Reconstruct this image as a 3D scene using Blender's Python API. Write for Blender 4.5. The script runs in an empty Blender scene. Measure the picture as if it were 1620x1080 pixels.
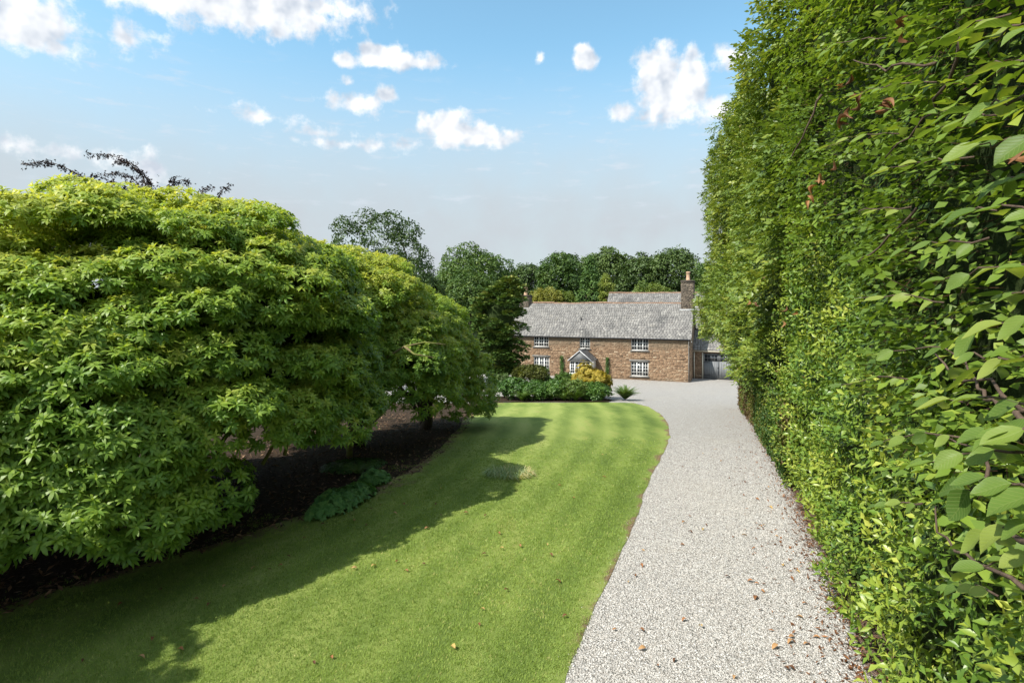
import bpy, bmesh, math, random
import numpy as np
from mathutils import Vector, Matrix

rng = np.random.default_rng(11)
random.seed(11)
SC = bpy.context.scene
COL = SC.collection
R = math.radians
PI = math.pi

# ------------------------------------------------------------------ camera, light, exposure
CZ = 6.9                     # camera height above the house forecourt
F = 900.0                    # focal length in photograph pixels (1620 wide)
HOR = 480.0                  # horizon row
cam = bpy.data.cameras.new('camera')
camo = bpy.data.objects.new('camera', cam)
COL.objects.link(camo)
cam.sensor_width = 36.0
cam.lens = F / 1620 * 36
cam.shift_y = -(540 - HOR) / 1620
cam.clip_start = 0.05
cam.clip_end = 4000
camo.location = (0, 0, CZ)
camo.rotation_euler = (R(90), 0, 0)
SC.camera = camo

SUN_EL = R(49)
SUN_H = Vector((0.839, 0.545))        # horizontal travel direction of the light
sund = bpy.data.lights.new('sun', 'SUN')
sund.energy = 3.75
sund.angle = R(0.55)
sund.color = (1.0, 0.955, 0.87)
suno = bpy.data.objects.new('sun', sund)
COL.objects.link(suno)
lv = Vector((SUN_H.x * math.cos(SUN_EL), SUN_H.y * math.cos(SUN_EL), -math.sin(SUN_EL)))
suno.rotation_euler = lv.to_track_quat('-Z', 'Y').to_euler()
suno.location = (-30, -10, 40)

SC.view_settings.view_transform = 'Standard'
SC.view_settings.look = 'None'
SC.view_settings.gamma = 1
SC.view_settings.exposure = 1.02
SC.view_settings.use_curve_mapping = False
SC.render.engine = 'CYCLES'
cy = SC.cycles
cy.max_bounces = 10
cy.diffuse_bounces = 6
cy.glossy_bounces = 2
cy.transmission_bounces = 6
cy.transparent_max_bounces = 4
cy.caustics_reflective = False
cy.caustics_refractive = False
cy.sample_clamp_indirect = 4
cy.use_denoising = True
try:
    cy.denoising_input_passes = 'RGB_ALBEDO_NORMAL'
    cy.denoising_prefilter = 'ACCURATE'
except Exception:
    pass


def pdir(px, py):
    """azimuth and elevation of a photograph pixel"""
    x, y, z = (px - 810) / F, 1.0, (HOR - py) / F
    return math.atan2(x, y), math.atan2(z, math.hypot(x, y))


def build_world():
    w = bpy.data.worlds.new('World')
    SC.world = w
    w.use_nodes = True
    nt = w.node_tree
    nt.nodes.clear()
    N, L = nt.nodes, nt.links

    def put(sock, v):
        if isinstance(v, (int, float)):
            sock.default_value = v
        elif isinstance(v, tuple):
            sock.default_value = v
        else:
            L.new(v, sock)

    def M(op, a, b=0.0, c=0.0, clamp=False):
        n = N.new('ShaderNodeMath')
        n.operation = op
        n.use_clamp = clamp
        put(n.inputs[0], a); put(n.inputs[1], b); put(n.inputs[2], c)
        return n.outputs[0]

    def sstep(v, lo, hi):
        n = N.new('ShaderNodeMapRange')
        n.interpolation_type = 'SMOOTHSTEP'
        put(n.inputs['Value'], v)
        n.inputs['From Min'].default_value = lo
        n.inputs['From Max'].default_value = hi
        return n.outputs[0]

    def mix(f, a, b):
        n = N.new('ShaderNodeMix')
        n.data_type = 'RGBA'
        put(n.inputs[0], f); put(n.inputs[6], a); put(n.inputs[7], b)
        return n.outputs[2]

    out = N.new('ShaderNodeOutputWorld')
    bg = N.new('ShaderNodeBackground')
    bg.inputs['Strength'].default_value = 0.108
    sky = N.new('ShaderNodeTexSky')
    sky.sky_type = 'NISHITA'
    sky.sun_disc = False
    sky.sun_elevation = SUN_EL
    sky.sun_rotation = math.atan2(-SUN_H.x, -SUN_H.y)
    sky.air_density = 1.0
    sky.dust_density = 1.0
    sky.ozone_density = 1.6
    tc = N.new('ShaderNodeTexCoord')
    sep = N.new('ShaderNodeSeparateXYZ')
    L.new(tc.outputs['Generated'], sep.inputs[0])
    x, y, z = sep.outputs
    az = M('ARCTAN2', x, y)
    el = M('ARCSINE', z)
    comb = N.new('ShaderNodeCombineXYZ')
    L.new(az, comb.inputs[0]); L.new(el, comb.inputs[1])

    def noise(scale, detail, rough, off=(0, 0, 0), yscale=1.0):
        mp = N.new('ShaderNodeMapping')
        mp.inputs['Location'].default_value = off
        mp.inputs['Scale'].default_value = (1, yscale, 1)
        L.new(comb.outputs[0], mp.inputs['Vector'])
        t = N.new('ShaderNodeTexNoise')
        t.inputs['Scale'].default_value = scale
        t.inputs['Detail'].default_value = detail
        t.inputs['Roughness'].default_value = rough
        L.new(mp.outputs[0], t.inputs['Vector'])
        return t.outputs['Fac']
    n1 = noise(27, 9, 0.60)
    n2 = noise(27, 9, 0.60, (0.009, -0.008, 0))       # the same noise a little towards the sun
    n1s = noise(20, 3, 0.5)
    n2s = noise(20, 3, 0.5, (0.012, -0.014, 0))
    nbig = noise(9, 5, 0.55, (3, 1, 0))
    wisp = noise(14, 7, 0.6, (5, 2, 0), 4.5)

    # cumulus: (px, py, rx, ry above, ry below, strength)
    clouds = [
        (330, -14, 250, 60, 50, 1.1), (505, 12, 76, 24, 18, .8), (450, 6, 80, 40, 36, 1.1), (60, 240, 170, 16, 14, .34), (415, 186, 70, 14, 10, .36), (545, 228, 90, 9, 8, .42), (500, 210, 60, 10, 8, .3),
        (20, 30, 84, 70, 44, .95), (60, 70, 60, 26, 16, .6),
        (208, 66, 38, 26, 26, .55), (600, 92, 56, 26, 18, .95), (650, 98, 70, 18, 14, .85), (548, 95, 22, 14, 12, .8),
        (925, 92, 25, 27, 22, .95),
        (1040, 105, 44, 38, 60, 1.0), (1095, 125, 30, 50, 66, 1.0), (1058, 165, 60, 40, 34, .95), (985, 180, 32, 20, 16, .6),
        (1155, 92, 44, 20, 18, .6), (1130, 175, 50, 24, 20, .6),
        (712, 205, 56, 34, 32, 1.05), (765, 218, 62, 24, 20, 1.0), (700, 192, 22, 16, 20, .8),
        (565, 164, 64, 22, 20, .62), (612, 152, 20, 16, 14, .6), (548, 130, 14, 10, 9, .5),
        (240, 266, 34, 26, 26, .6), (855, 96, 10, 12, 10, .5), (640, 228, 46, 18, 14, .4)]
    nn = M('SUBTRACT', n1, 0.5)
    dens = None
    for (px, py, rx, ru, rd, s) in clouds:
        a0, e0 = pdir(px, py)
        kx = F / rx * 1.0
        dx = M('MULTIPLY', M('SUBTRACT', az, a0), kx * 1.05)
        dy = M('SUBTRACT', el, e0)
        dyu = M('MULTIPLY', M('MAXIMUM', dy, 0.0), F / ru)
        dyd = M('MULTIPLY', M('MINIMUM', dy, 0.0), F / rd)
        d = M('SQRT', M('ADD', M('MULTIPLY', dx, dx), M('ADD', M('MULTIPLY', dyu, dyu), M('MULTIPLY', dyd, dyd))))
        v = M('MULTIPLY', M('SUBTRACT', 1.0, d), s)
        v = M('MAXIMUM', v, -0.6)
        dens = v if dens is None else M('MAXIMUM', dens, v)
    # elsewhere (out of the frame) added cumulus, its cover raised to brighten the shade
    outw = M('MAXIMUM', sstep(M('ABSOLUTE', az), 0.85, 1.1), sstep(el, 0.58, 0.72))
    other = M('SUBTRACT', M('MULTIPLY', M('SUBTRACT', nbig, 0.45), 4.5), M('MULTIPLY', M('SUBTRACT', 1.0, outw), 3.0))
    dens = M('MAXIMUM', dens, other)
    dens = M('ADD', dens, M('MULTIPLY', nn, 1.75))
    mask = sstep(dens, -0.02, 0.50)
    light = M('ADD', 0.62, M('MULTIPLY', M('SUBTRACT', n1s, n2s), 3.0))
    thick = sstep(dens, 0.35, 1.25)
    top = sstep(el, 0.50, 0.36)
    shade = M('SUBTRACT', light, M('MULTIPLY', thick, M('SUBTRACT', 0.42, M('MULTIPLY', top, 0.36))), clamp=True)
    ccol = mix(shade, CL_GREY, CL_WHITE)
    # thin streaks
    band = M('MULTIPLY', sstep(wisp, 0.53, 0.75), M('MULTIPLY', sstep(el, 0.10, 0.2), sstep(el, 0.42, 0.28)))
    base = mix(M('MULTIPLY', sstep(el, 0.62, -0.02), 0.0), sky.outputs[0], (1, 1, 1, 1))
    hs = N.new('ShaderNodeMix'); hs.data_type = 'RGBA'; hs.blend_type = 'MULTIPLY'
    hs.inputs[0].default_value = 1.0
    L.new(base, hs.inputs[6]); hs.inputs[7].default_value = SKY_TINT
    base = hs.outputs[2]
    # the milky haze bank that sits over the horizon
    hz = sstep(el, 0.44, 0.13)
    hzn = M('MULTIPLY', hz, M('ADD', 0.96, M('MULTIPLY', M('SUBTRACT', nbig, 0.5), 0.3)), clamp=True)
    base = mix(hzn, base, HAZE_COL)
    base = mix(M('MULTIPLY', band, 0.55), base, CL_SOFT)
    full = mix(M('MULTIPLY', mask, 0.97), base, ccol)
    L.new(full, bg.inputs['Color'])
    L.new(bg.outputs[0], out.inputs['Surface'])


SKY_TINT = (1.08, 1.36, 1.2, 1)
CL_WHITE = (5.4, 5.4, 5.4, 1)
CL_GREY = (2.9, 3.2, 3.65, 1)
CL_SOFT = (3.5, 3.8, 4.2, 1)
HAZE_COL = (2.8, 3.03, 3.25, 1)
build_world()

# ------------------------------------------------------------------ terrain profile and pixel helpers
_ys = np.arange(-60, 140, 0.25)
_hs = np.interp(_ys, [-60, 10, 14, 18, 24, 30, 36, 42, 47, 50, 140], [3.75, 3.75, 3.95, 4.3, 4.85, 5.45, 6.05, 6.6, 6.86, 6.9, 6.9])
_k = np.hanning(25); _k /= _k.sum()
_hs = np.convolve(np.pad(_hs, 12, mode='edge'), _k, mode='valid')


def G(y):
    return CZ - np.interp(y, _ys, _hs)


_yt = np.concatenate([np.arange(2.0, 80, 0.05), np.arange(80, 3000, 5)])
_rt = (CZ - G(_yt)) / _yt


def gp(px, py):
    """ground point seen at a photograph pixel"""
    Y = float(np.interp(-(py - HOR) / F, -_rt, _yt))
    return (px - 810) / F * Y, Y


def P(px, py, Y):
    return np.array([(px - 810) / F * Y, Y, CZ + (HOR - py) / F * Y])


# ------------------------------------------------------------------ numpy noise
_perm = np.random.default_rng(5).permutation(512)
_val = np.random.default_rng(6).random(512)


def vnoise(p):
    p = np.asarray(p, float)
    i = np.floor(p).astype(int)
    f = p - i
    f = f * f * (3 - 2 * f)
    out = 0
    for dx in (0, 1):
        for dy in (0, 1):
            for dz in (0, 1):
                h = _perm[(_perm[(_perm[(i[..., 0] + dx) & 511] + i[..., 1] + dy) & 511] + i[..., 2] + dz) & 511]
                w = (f[..., 0] if dx else 1 - f[..., 0]) * (f[..., 1] if dy else 1 - f[..., 1]) * (f[..., 2] if dz else 1 - f[..., 2])
                out = out + w * _val[h]
    return out


def fbm(p, oct=3):
    p = np.asarray(p, float)
    s, a, t = 0, 1.0, 0
    for k in range(oct):
        s = s + a * vnoise(p * 2 ** k + 17.3 * k)
        t += a
        a *= .5
    return s / t


# ------------------------------------------------------------------ mesh helpers
def make_mesh(name, V, Fc, mat, tint=None, smooth=False):
    """Fc: list of int arrays, each (m, k)"""
    me = bpy.data.meshes.new(name)
    V = np.ascontiguousarray(V, np.float32)
    if not isinstance(Fc, (list, tuple)):
        Fc = [Fc]
    Fc = [np.asarray(f, np.int32) for f in Fc if len(f)]
    nl = sum(f.size for f in Fc)
    npoly = sum(len(f) for f in Fc)
    me.vertices.add(len(V))
    me.vertices.foreach_set('co', V.ravel())
    me.loops.add(nl)
    me.loops.foreach_set('vertex_index', np.concatenate([f.ravel() for f in Fc]))
    me.polygons.add(npoly)
    tot = np.concatenate([np.full(len(f), f.shape[1], np.int32) for f in Fc])
    st = np.concatenate([[0], np.cumsum(tot)[:-1]]).astype(np.int32)
    me.polygons.foreach_set('loop_start', st)
    me.polygons.foreach_set('loop_total', tot)
    if smooth:
        me.polygons.foreach_set('use_smooth', np.ones(npoly, bool))
    me.update(calc_edges=True)
    if tint is not None:
        a = me.attributes.new('tint', 'FLOAT', 'POINT')
        a.data.foreach_set('value', np.ascontiguousarray(tint, np.float32))
    if mat is not None:
        me.materials.append(mat)
    return me


def tag(o, label=None, cat=None, group=None, kind=None):
    for k, v in (('label', label), ('category', cat), ('group', group), ('kind', kind)):
        if v:
            o[k] = v
    return o


def thing(name, loc, label, cat, group=None):
    o = bpy.data.objects.new(name, None)
    o.empty_display_size = .3
    COL.objects.link(o)
    o.location = tuple(float(v) for v in loc)
    return tag(o, label, cat, group)


def origin(o):
    v = np.zeros(3)
    while o is not None:
        v = v + np.array(o.location)
        o = o.parent
    return v


def part(name, V, Fc, mat, parent=None, tint=None, smooth=False, kind=None, loc=None):
    """a mesh object from world-space vertices"""
    V = np.asarray(V, float)
    po = origin(parent) if parent is not None else (np.array(loc, float) if loc is not None else np.zeros(3))
    me = make_mesh(name, V - po, Fc, mat, tint, smooth)
    o = bpy.data.objects.new(name, me)
    COL.objects.link(o)
    if parent is not None:
        o.parent = parent
    elif loc is not None:
        o.location = tuple(loc)
    if kind:
        o['kind'] = kind
    return o


def join(*items):
    """items: (V, F, tint) with triangle faces"""
    Vs, Fs, Ts, n = [], [], [], 0
    for it in items:
        v, f, t = it
        Vs.append(v); Fs.append(np.asarray(f) + n)
        Ts.append(np.full(len(v), t) if np.isscalar(t) else t)
        n += len(v)
    return np.concatenate(Vs), np.concatenate(Fs), np.concatenate(Ts)


def frames(n, spin=None, r=rng):
    """rotation matrices (N,3,3): columns x, y, z=n"""
    n = n / (np.linalg.norm(n, axis=1, keepdims=True) + 1e-9)
    up = np.where(np.abs(n[:, 2:3]) > .9, np.array([[1., 0, 0]]), np.array([[0, 0, 1.]]))
    x = np.cross(up, n)
    x /= np.linalg.norm(x, axis=1, keepdims=True)
    y = np.cross(n, x)
    if spin is None:
        spin = r.random(len(n)) * 2 * PI
    c, s = np.cos(spin)[:, None], np.sin(spin)[:, None]
    return np.stack([x * c + y * s, y * c - x * s, n], axis=2)


def inst(tmpl, Rm, T, S, tint, tj=1.0):
    """copies of template (V, F, tv): returns V, F, tint"""
    V, Fc, tv = tmpl
    S = np.asarray(S, float)
    if S.ndim == 1:
        S = S[:, None]
    W = np.einsum('nij,nkj->nki', Rm, V[None] * S[:, None, :] if S.shape[1] == 3 else V[None] * S[:, None, :]) + T[:, None, :]
    n, k = len(T), len(V)
    FF = (Fc[None] + (np.arange(n) * k)[:, None, None]).reshape(-1, Fc.shape[1])
    tt = (tint[:, None] + tv[None] * tj).ravel()
    return W.reshape(-1, 3), FF, tt


def inst_variants(tmpls, Rm, T, S, tint, r=rng):
    idx = r.integers(0, len(tmpls), len(T))
    out = []
    for i, t in enumerate(tmpls):
        m = idx == i
        if m.any():
            out.append(inst(t, Rm[m], T[m], np.asarray(S)[m], tint[m]))
    return join(*out)


def tube(pts, radii, sides=6, cap=True):
    pts = np.asarray(pts, float)
    radii = np.asarray(radii, float)
    n = len(pts)
    tg = np.gradient(pts, axis=0)
    Rm = frames(tg, np.zeros(n))
    a = np.arange(sides) / sides * 2 * PI
    ring = np.stack([np.cos(a), np.sin(a), np.zeros(sides)], 1)
    V = (np.einsum('nij,kj->nki', Rm, ring) * radii[:, None, None] + pts[:, None, :]).reshape(-1, 3)
    Fq = []
    for i in range(n - 1):
        for j in range(sides):
            a0, b0 = i * sides + j, i * sides + (j + 1) % sides
            Fq.append((a0, b0, b0 + sides)); Fq.append((a0, b0 + sides, a0 + sides))
    if cap:
        c0, c1 = len(V), len(V) + 1
        V = np.vstack([V, pts[0], pts[-1]])
        for j in range(sides):
            Fq.append((c0, (j + 1) % sides, j))
            Fq.append((c1, (n - 1) * sides + j, (n - 1) * sides + (j + 1) % sides))
    return V, np.array(Fq), np.zeros(len(V))


def limb(p0, p1, r0, r1, n=6, bend=.12, sides=6, r=rng):
    p0, p1 = np.asarray(p0, float), np.asarray(p1, float)
    L = np.linalg.norm(p1 - p0)
    t = np.linspace(0, 1, n)[:, None]
    pts = p0 * (1 - t) + p1 * t
    off = r.normal(0, 1, 3) * bend * L
    pts = pts + np.sin(t * PI) * off + r.normal(0, .02 * L, (n, 3)) * (t > 0) * (t < 1)
    return tube(pts, np.linspace(r0, r1, n), sides)


BOXF = np.array([(0, 3, 2, 1), (4, 5, 6, 7), (0, 1, 5, 4), (1, 2, 6, 5), (2, 3, 7, 6), (3, 0, 4, 7)])


def tri(Fq):
    Fq = np.asarray(Fq)
    return np.concatenate([Fq[:, [0, 1, 2]], Fq[:, [0, 2, 3]]])


BOXT = tri(BOXF)


# ------------------------------------------------------------------ materials
def new_mat(name):
    m = bpy.data.materials.new(name)
    m.use_nodes = True
    nt = m.node_tree
    nt.nodes.clear()
    out = nt.nodes.new('ShaderNodeOutputMaterial')
    return m, nt, out


def ramp(nt, fac, stops, interp='LINEAR'):
    n = nt.nodes.new('ShaderNodeValToRGB')
    n.color_ramp.interpolation = interp
    e = n.color_ramp.elements
    while len(e) < len(stops):
        e.new(.5)
    for i, (p, c) in enumerate(stops):
        e[i].position = p
        e[i].color = (*c, 1)
    nt.links.new(fac, n.inputs[0])
    return n.outputs[0]


def tex_noise(nt, scale, detail=4, rough=.55, vec=None, dist=0):
    t = nt.nodes.new('ShaderNodeTexNoise')
    t.inputs['Scale'].default_value = scale
    t.inputs['Detail'].default_value = detail
    t.inputs['Roughness'].default_value = rough
    t.inputs['Distortion'].default_value = dist
    if vec is not None:
        nt.links.new(vec, t.inputs['Vector'])
    return t.outputs['Fac']


def nmath(nt, op, a, b=0.0, clamp=False):
    n = nt.nodes.new('ShaderNodeMath')
    n.operation = op
    n.use_clamp = clamp
    for i, v in enumerate((a, b)):
        if isinstance(v, (int, float)):
            n.inputs[i].default_value = v
        else:
            nt.links.new(v, n.inputs[i])
    return n.outputs[0]


def nmix(nt, f, a, b, mode='MIX'):
    n = nt.nodes.new('ShaderNodeMix')
    n.data_type = 'RGBA'
    n.blend_type = mode
    for i, v in ((0, f), (6, a), (7, b)):
        if isinstance(v, (int, float)):
            n.inputs[i].default_value = v
        elif isinstance(v, tuple):
            n.inputs[i].default_value = (*v, 1) if len(v) == 3 else v
        else:
            nt.links.new(v, n.inputs[i])
    return n.outputs[2]


def mstep(nt, v, lo, hi):
    n = nt.nodes.new('ShaderNodeMapRange')
    n.interpolation_type = 'SMOOTHSTEP'
    nt.links.new(v, n.inputs['Value'])
    n.inputs['From Min'].default_value = lo
    n.inputs['From Max'].default_value = hi
    return n.outputs[0]


def principled(nt, out, col, rough=.6, spec=.3, bump=None, bstr=.3, bdist=.02, metal=0):
    b = nt.nodes.new('ShaderNodeBsdfPrincipled')
    if isinstance(col, tuple):
        b.inputs['Base Color'].default_value = (*col, 1)
    else:
        nt.links.new(col, b.inputs['Base Color'])
    if isinstance(rough, (int, float)):
        b.inputs['Roughness'].default_value = rough
    else:
        nt.links.new(rough, b.inputs['Roughness'])
    b.inputs['Specular IOR Level'].default_value = spec
    b.inputs['Metallic'].default_value = metal
    if bump is not None:
        bn = nt.nodes.new('ShaderNodeBump')
        bn.inputs['Strength'].default_value = bstr
        bn.inputs['Distance'].default_value = bdist
        nt.links.new(bump, bn.inputs['Height'])
        nt.links.new(bn.outputs[0], b.inputs['Normal'])
    nt.links.new(b.outputs[0], out.inputs['Surface'])
    return b


def attr(nt, name='tint'):
    a = nt.nodes.new('ShaderNodeAttribute')
    a.attribute_name = name
    return a.outputs['Fac']


def objpos(nt):
    g = nt.nodes.new('ShaderNodeNewGeometry')
    return g.outputs['Position']


def leaf_mat(name, stops, trans=.3, rough=.42, spec=.45, orand=.16, veins=False, patch=.12, pscale=.5):
    m, nt, out = new_mat(name)
    fac = attr(nt)
    oi = nt.nodes.new('ShaderNodeObjectInfo')
    fac = nmath(nt, 'ADD', fac, nmath(nt, 'MULTIPLY', nmath(nt, 'SUBTRACT', oi.outputs['Random'], .5), orand))
    if patch:
        fac = nmath(nt, 'ADD', fac, nmath(nt, 'MULTIPLY', nmath(nt, 'SUBTRACT', tex_noise(nt, pscale, 3, .5, objpos(nt)), .5), patch))
    col = ramp(nt, fac, stops)
    bump = None
    if veins:
        tcn = nt.nodes.new('ShaderNodeTexCoord')
        sp = nt.nodes.new('ShaderNodeSeparateXYZ')
        nt.links.new(tcn.outputs['Generated'], sp.inputs[0])
        ax = nmath(nt, 'ABSOLUTE', nmath(nt, 'SUBTRACT', sp.outputs[0], .5))
        ph = nmath(nt, 'SUBTRACT', nmath(nt, 'MULTIPLY', sp.outputs[1], 52.0), nmath(nt, 'MULTIPLY', ax, 34.0))
        wv = nmath(nt, 'SINE', ph)
        mid = mstep(nt, ax, .0, .035)
        lines = nmath(nt, 'MULTIPLY', mstep(nt, wv, -1.0, -.55), mid)
        col = nmix(nt, nmath(nt, 'MULTIPLY', nmath(nt, 'SUBTRACT', 1.0, lines), .25), col, (.28, .33, .10))
        bump = lines
    b = principled(nt, out, col, rough, spec, bump, .35, .003)
    if trans > 0:
        t = nt.nodes.new('ShaderNodeBsdfTranslucent')
        c2 = nmix(nt, 1.0, col, (1.25, 1.2, .55), 'MULTIPLY')
        nt.links.new(c2, t.inputs['Color'])
        mx = nt.nodes.new('ShaderNodeMixShader')
        mx.inputs[0].default_value = trans
        nt.links.new(b.outputs[0], mx.inputs[1])
        nt.links.new(t.outputs[0], mx.inputs[2])
        nt.links.new(mx.outputs[0], out.inputs['Surface'])
    return m


def plain_mat(name, col, rough=.6, spec=.3, var=.15, scale=8.0, bstr=.15):
    m, nt, out = new_mat(name)
    n = tex_noise(nt, scale, 5, .6, objpos(nt))
    lo = tuple(c * (1 - var) for c in col)
    hi = tuple(min(1, c * (1 + var)) for c in col)
    principled(nt, out, ramp(nt, n, [(.3, lo), (.7, hi)]), rough, spec, n, bstr, .01)
    return m


def tint_mat(name, stops, rough=.8, spec=.2, nscale=20.0, nvar=.25, bstr=.4, bdist=.02):
    m, nt, out = new_mat(name)
    c = ramp(nt, attr(nt), stops)
    n = tex_noise(nt, nscale, 5, .65, objpos(nt))
    c = nmix(nt, 1.0, c, ramp(nt, n, [(.25, (1 - nvar,) * 3), (.75, (1 + nvar,) * 3)]), 'MULTIPLY')
    principled(nt, out, c, rough, spec, n, bstr, bdist)
    return m


BR = (.10, .055, .028)       # twig / dead leaf brown
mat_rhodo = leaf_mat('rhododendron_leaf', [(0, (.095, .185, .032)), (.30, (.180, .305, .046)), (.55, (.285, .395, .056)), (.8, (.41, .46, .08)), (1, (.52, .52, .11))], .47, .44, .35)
mat_beech = leaf_mat('beech_leaf', [(0, (0.066, 0.118, 0.018)), (.45, (0.167, 0.258, 0.032)), (.75, (0.320, 0.377, 0.053)), (.92, (0.481, 0.476, 0.106)), (.97, BR), (1, BR)], .38, .48, .3)
mat_beech_near = leaf_mat('beech_leaf_veined', [(0, (0.062, 0.121, 0.021)), (.5, (0.149, 0.230, 0.037)), (1, (0.323, 0.356, 0.075))], .40, .48, .3, orand=.7, veins=True, patch=0)
mat_laurel = leaf_mat('laurel_leaf', [(0, (0.045, 0.099, 0.018)), (.4, (0.129, 0.222, 0.030)), (.7, (0.304, 0.370, 0.050)), (.92, (0.465, 0.469, 0.099)), (.97, BR), (1, BR)], .3, .36, .4)
mat_holm = leaf_mat('small_hedge_leaf', [(0, (0.050, 0.094, 0.020)), (.5, (0.141, 0.209, 0.031)), (.9, (0.315, 0.338, 0.058)), (.97, BR), (1, BR)], .28, .42, .4)
mat_clip = leaf_mat('clipped_leaf', [(0, (.024, .055, .014)), (.45, (.06, .12, .022)), (.62, (.16, .18, .03)), (.8, (.15, .10, .045)), (1, (.10, .065, .035))], .2, .5, .3)
mat_oak = leaf_mat('oak_leaf', [(0, (0.032, 0.064, 0.022)), (.5, (0.067, 0.118, 0.032)), (1, (0.127, 0.173, 0.053))], .25, .5, .3)
mat_wood = leaf_mat('woodland_leaf', [(0, (0.034, 0.072, 0.018)), (.5, (0.085, 0.150, 0.031)), (1, (0.182, 0.234, 0.049))], .25, .5, .3, orand=.3)
mat_dark = leaf_mat('dark_woodland_leaf', [(0, (0.024, 0.051, 0.016)), (.5, (0.061, 0.105, 0.027)), (1, (0.121, 0.176, 0.041))], .2, .5, .3, orand=.3)
mat_conif = leaf_mat('conifer_leaf', [(0, (.04, .09, .024)), (.5, (.10, .18, .04)), (.8, (.20, .245, .055)), (1, (.32, .29, .085))], .15, .55, .25)
mat_yel = leaf_mat('golden_leaf', [(0, (.09, .10, .018)), (.5, (.26, .22, .030)), (1, (.44, .33, .045))], .25, .5, .3)
mat_olive = leaf_mat('olive_yellow_leaf', [(0, (0.068, 0.081, 0.016)), (.5, (0.189, 0.203, 0.030)), (1, (0.324, 0.297, 0.054))], .25, .5, .3)
mat_pale = leaf_mat('pale_leaf', [(0, (0.092, 0.138, 0.023)), (.5, (0.196, 0.253, 0.046)), (1, (0.322, 0.345, 0.081))], .3, .5, .3)
mat_copper = leaf_mat('copper_leaf', [(0, (.016, .010, .014)), (.6, (.035, .018, .022)), (1, (.07, .03, .03))], .2, .45, .35)
mat_fern = leaf_mat('fern_leaf', [(0, (.03, .07, .014)), (.5, (.08, .15, .028)), (1, (.16, .21, .05))], .3, .5, .3)
mat_bush = leaf_mat('bush_leaf', [(0, (0.034, 0.083, 0.020)), (.5, (0.090, 0.186, 0.036)), (1, (0.193, 0.290, 0.055))], .25, .4, .4)
mat_ger = leaf_mat('groundcover_leaf', [(0, (0.060, 0.156, 0.041)), (.5, (0.120, 0.264, 0.066)), (1, (0.216, 0.360, 0.096))], .3, .5, .3)
mat_dry = leaf_mat('dry_leaf', [(0, (.11, .048, .022)), (.4, (.30, .135, .055)), (.7, (.44, .27, .13)), (1, (.50, .38, .10))], .2, .6, .25, orand=.9, patch=0)
mat_litter = tint_mat('leaf_litter', [(0, (0.037, 0.025, 0.017)), (.5, (0.145, 0.082, 0.044)), (.8, (0.323, 0.196, 0.111)), (1, (0.510, 0.374, 0.255))], .7, .25)
mat_grass = leaf_mat('grass_blade', [(0, (.112, .180, .032)), (.5, (.242, .342, .064)), (.85, (.375, .455, .11)), (1, (.55, .50, .20))], .3, .5, .25, patch=.95, pscale=.45)
mat_tuft = leaf_mat('pale_grass_tuft', [(0, (.14, .22, .08)), (.5, (.32, .40, .19)), (1, (.52, .42, .22))], .3, .5, .25)


def bark_mat(name, a, b, moss=None):
    m, nt, out = new_mat(name)
    tcn = nt.nodes.new('ShaderNodeMapping')
    tcn.inputs['Scale'].default_value = (1, 1, .25)
    nt.links.new(objpos(nt), tcn.inputs[0])
    n = tex_noise(nt, 30, 6, .7, tcn.outputs[0])
    c = ramp(nt, n, [(.3, a), (.7, b)])
    if moss:
        c = nmix(nt, mstep(nt, tex_noise(nt, 4, 4, .6, objpos(nt)), .42, .6), c, moss)
    principled(nt, out, c, .85, .2, n, .6, .02)
    return m


mat_bark = bark_mat('bark', (.04, .030, .022), (.12, .095, .07))
mat_bark_moss = bark_mat('mossy_bark', (.10, .075, .04), (.22, .18, .09), (.17, .18, .05))
mat_twig = bark_mat('twig_bark', (.045, .03, .022), (.13, .09, .065))


def inner_mat():
    m, nt, out = new_mat('inner_core')
    n = tex_noise(nt, 18, 6, .75, objpos(nt), .8)
    principled(nt, out, ramp(nt, n, [(.3, (.022, .034, .012)), (.55, (.045, .070, .020)), (.72, (.085, .085, .035))]), .9, .1, n, 1.0, .1)
    return m


mat_inner = inner_mat()  # colour of the solid cores added inside crowns and hedges


def ground_mat():
    m, nt, out = new_mat('field_ground')
    n = tex_noise(nt, .6, 6, .6, objpos(nt))
    principled(nt, out, ramp(nt, n, [(.3, (.035, .055, .016)), (.7, (.07, .10, .025))]), .9, .1, n, .4, .1)
    return m


def mulch_mat():
    m, nt, out = new_mat('leaf_mulch')
    n = tex_noise(nt, 26, 7, .7, objpos(nt), .6)
    n2 = tex_noise(nt, .9, 4, .6, objpos(nt))
    c = ramp(nt, n, [(.3, (.018, .012, .009)), (.55, (.050, .034, .022)), (.75, (.12, .078, .048))])
    c = nmix(nt, nmath(nt, 'MULTIPLY', mstep(nt, n2, .55, .75), .35), c, (.035, .045, .015))
    principled(nt, out, c, .95, .1, n, .9, .05)
    return m


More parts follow.
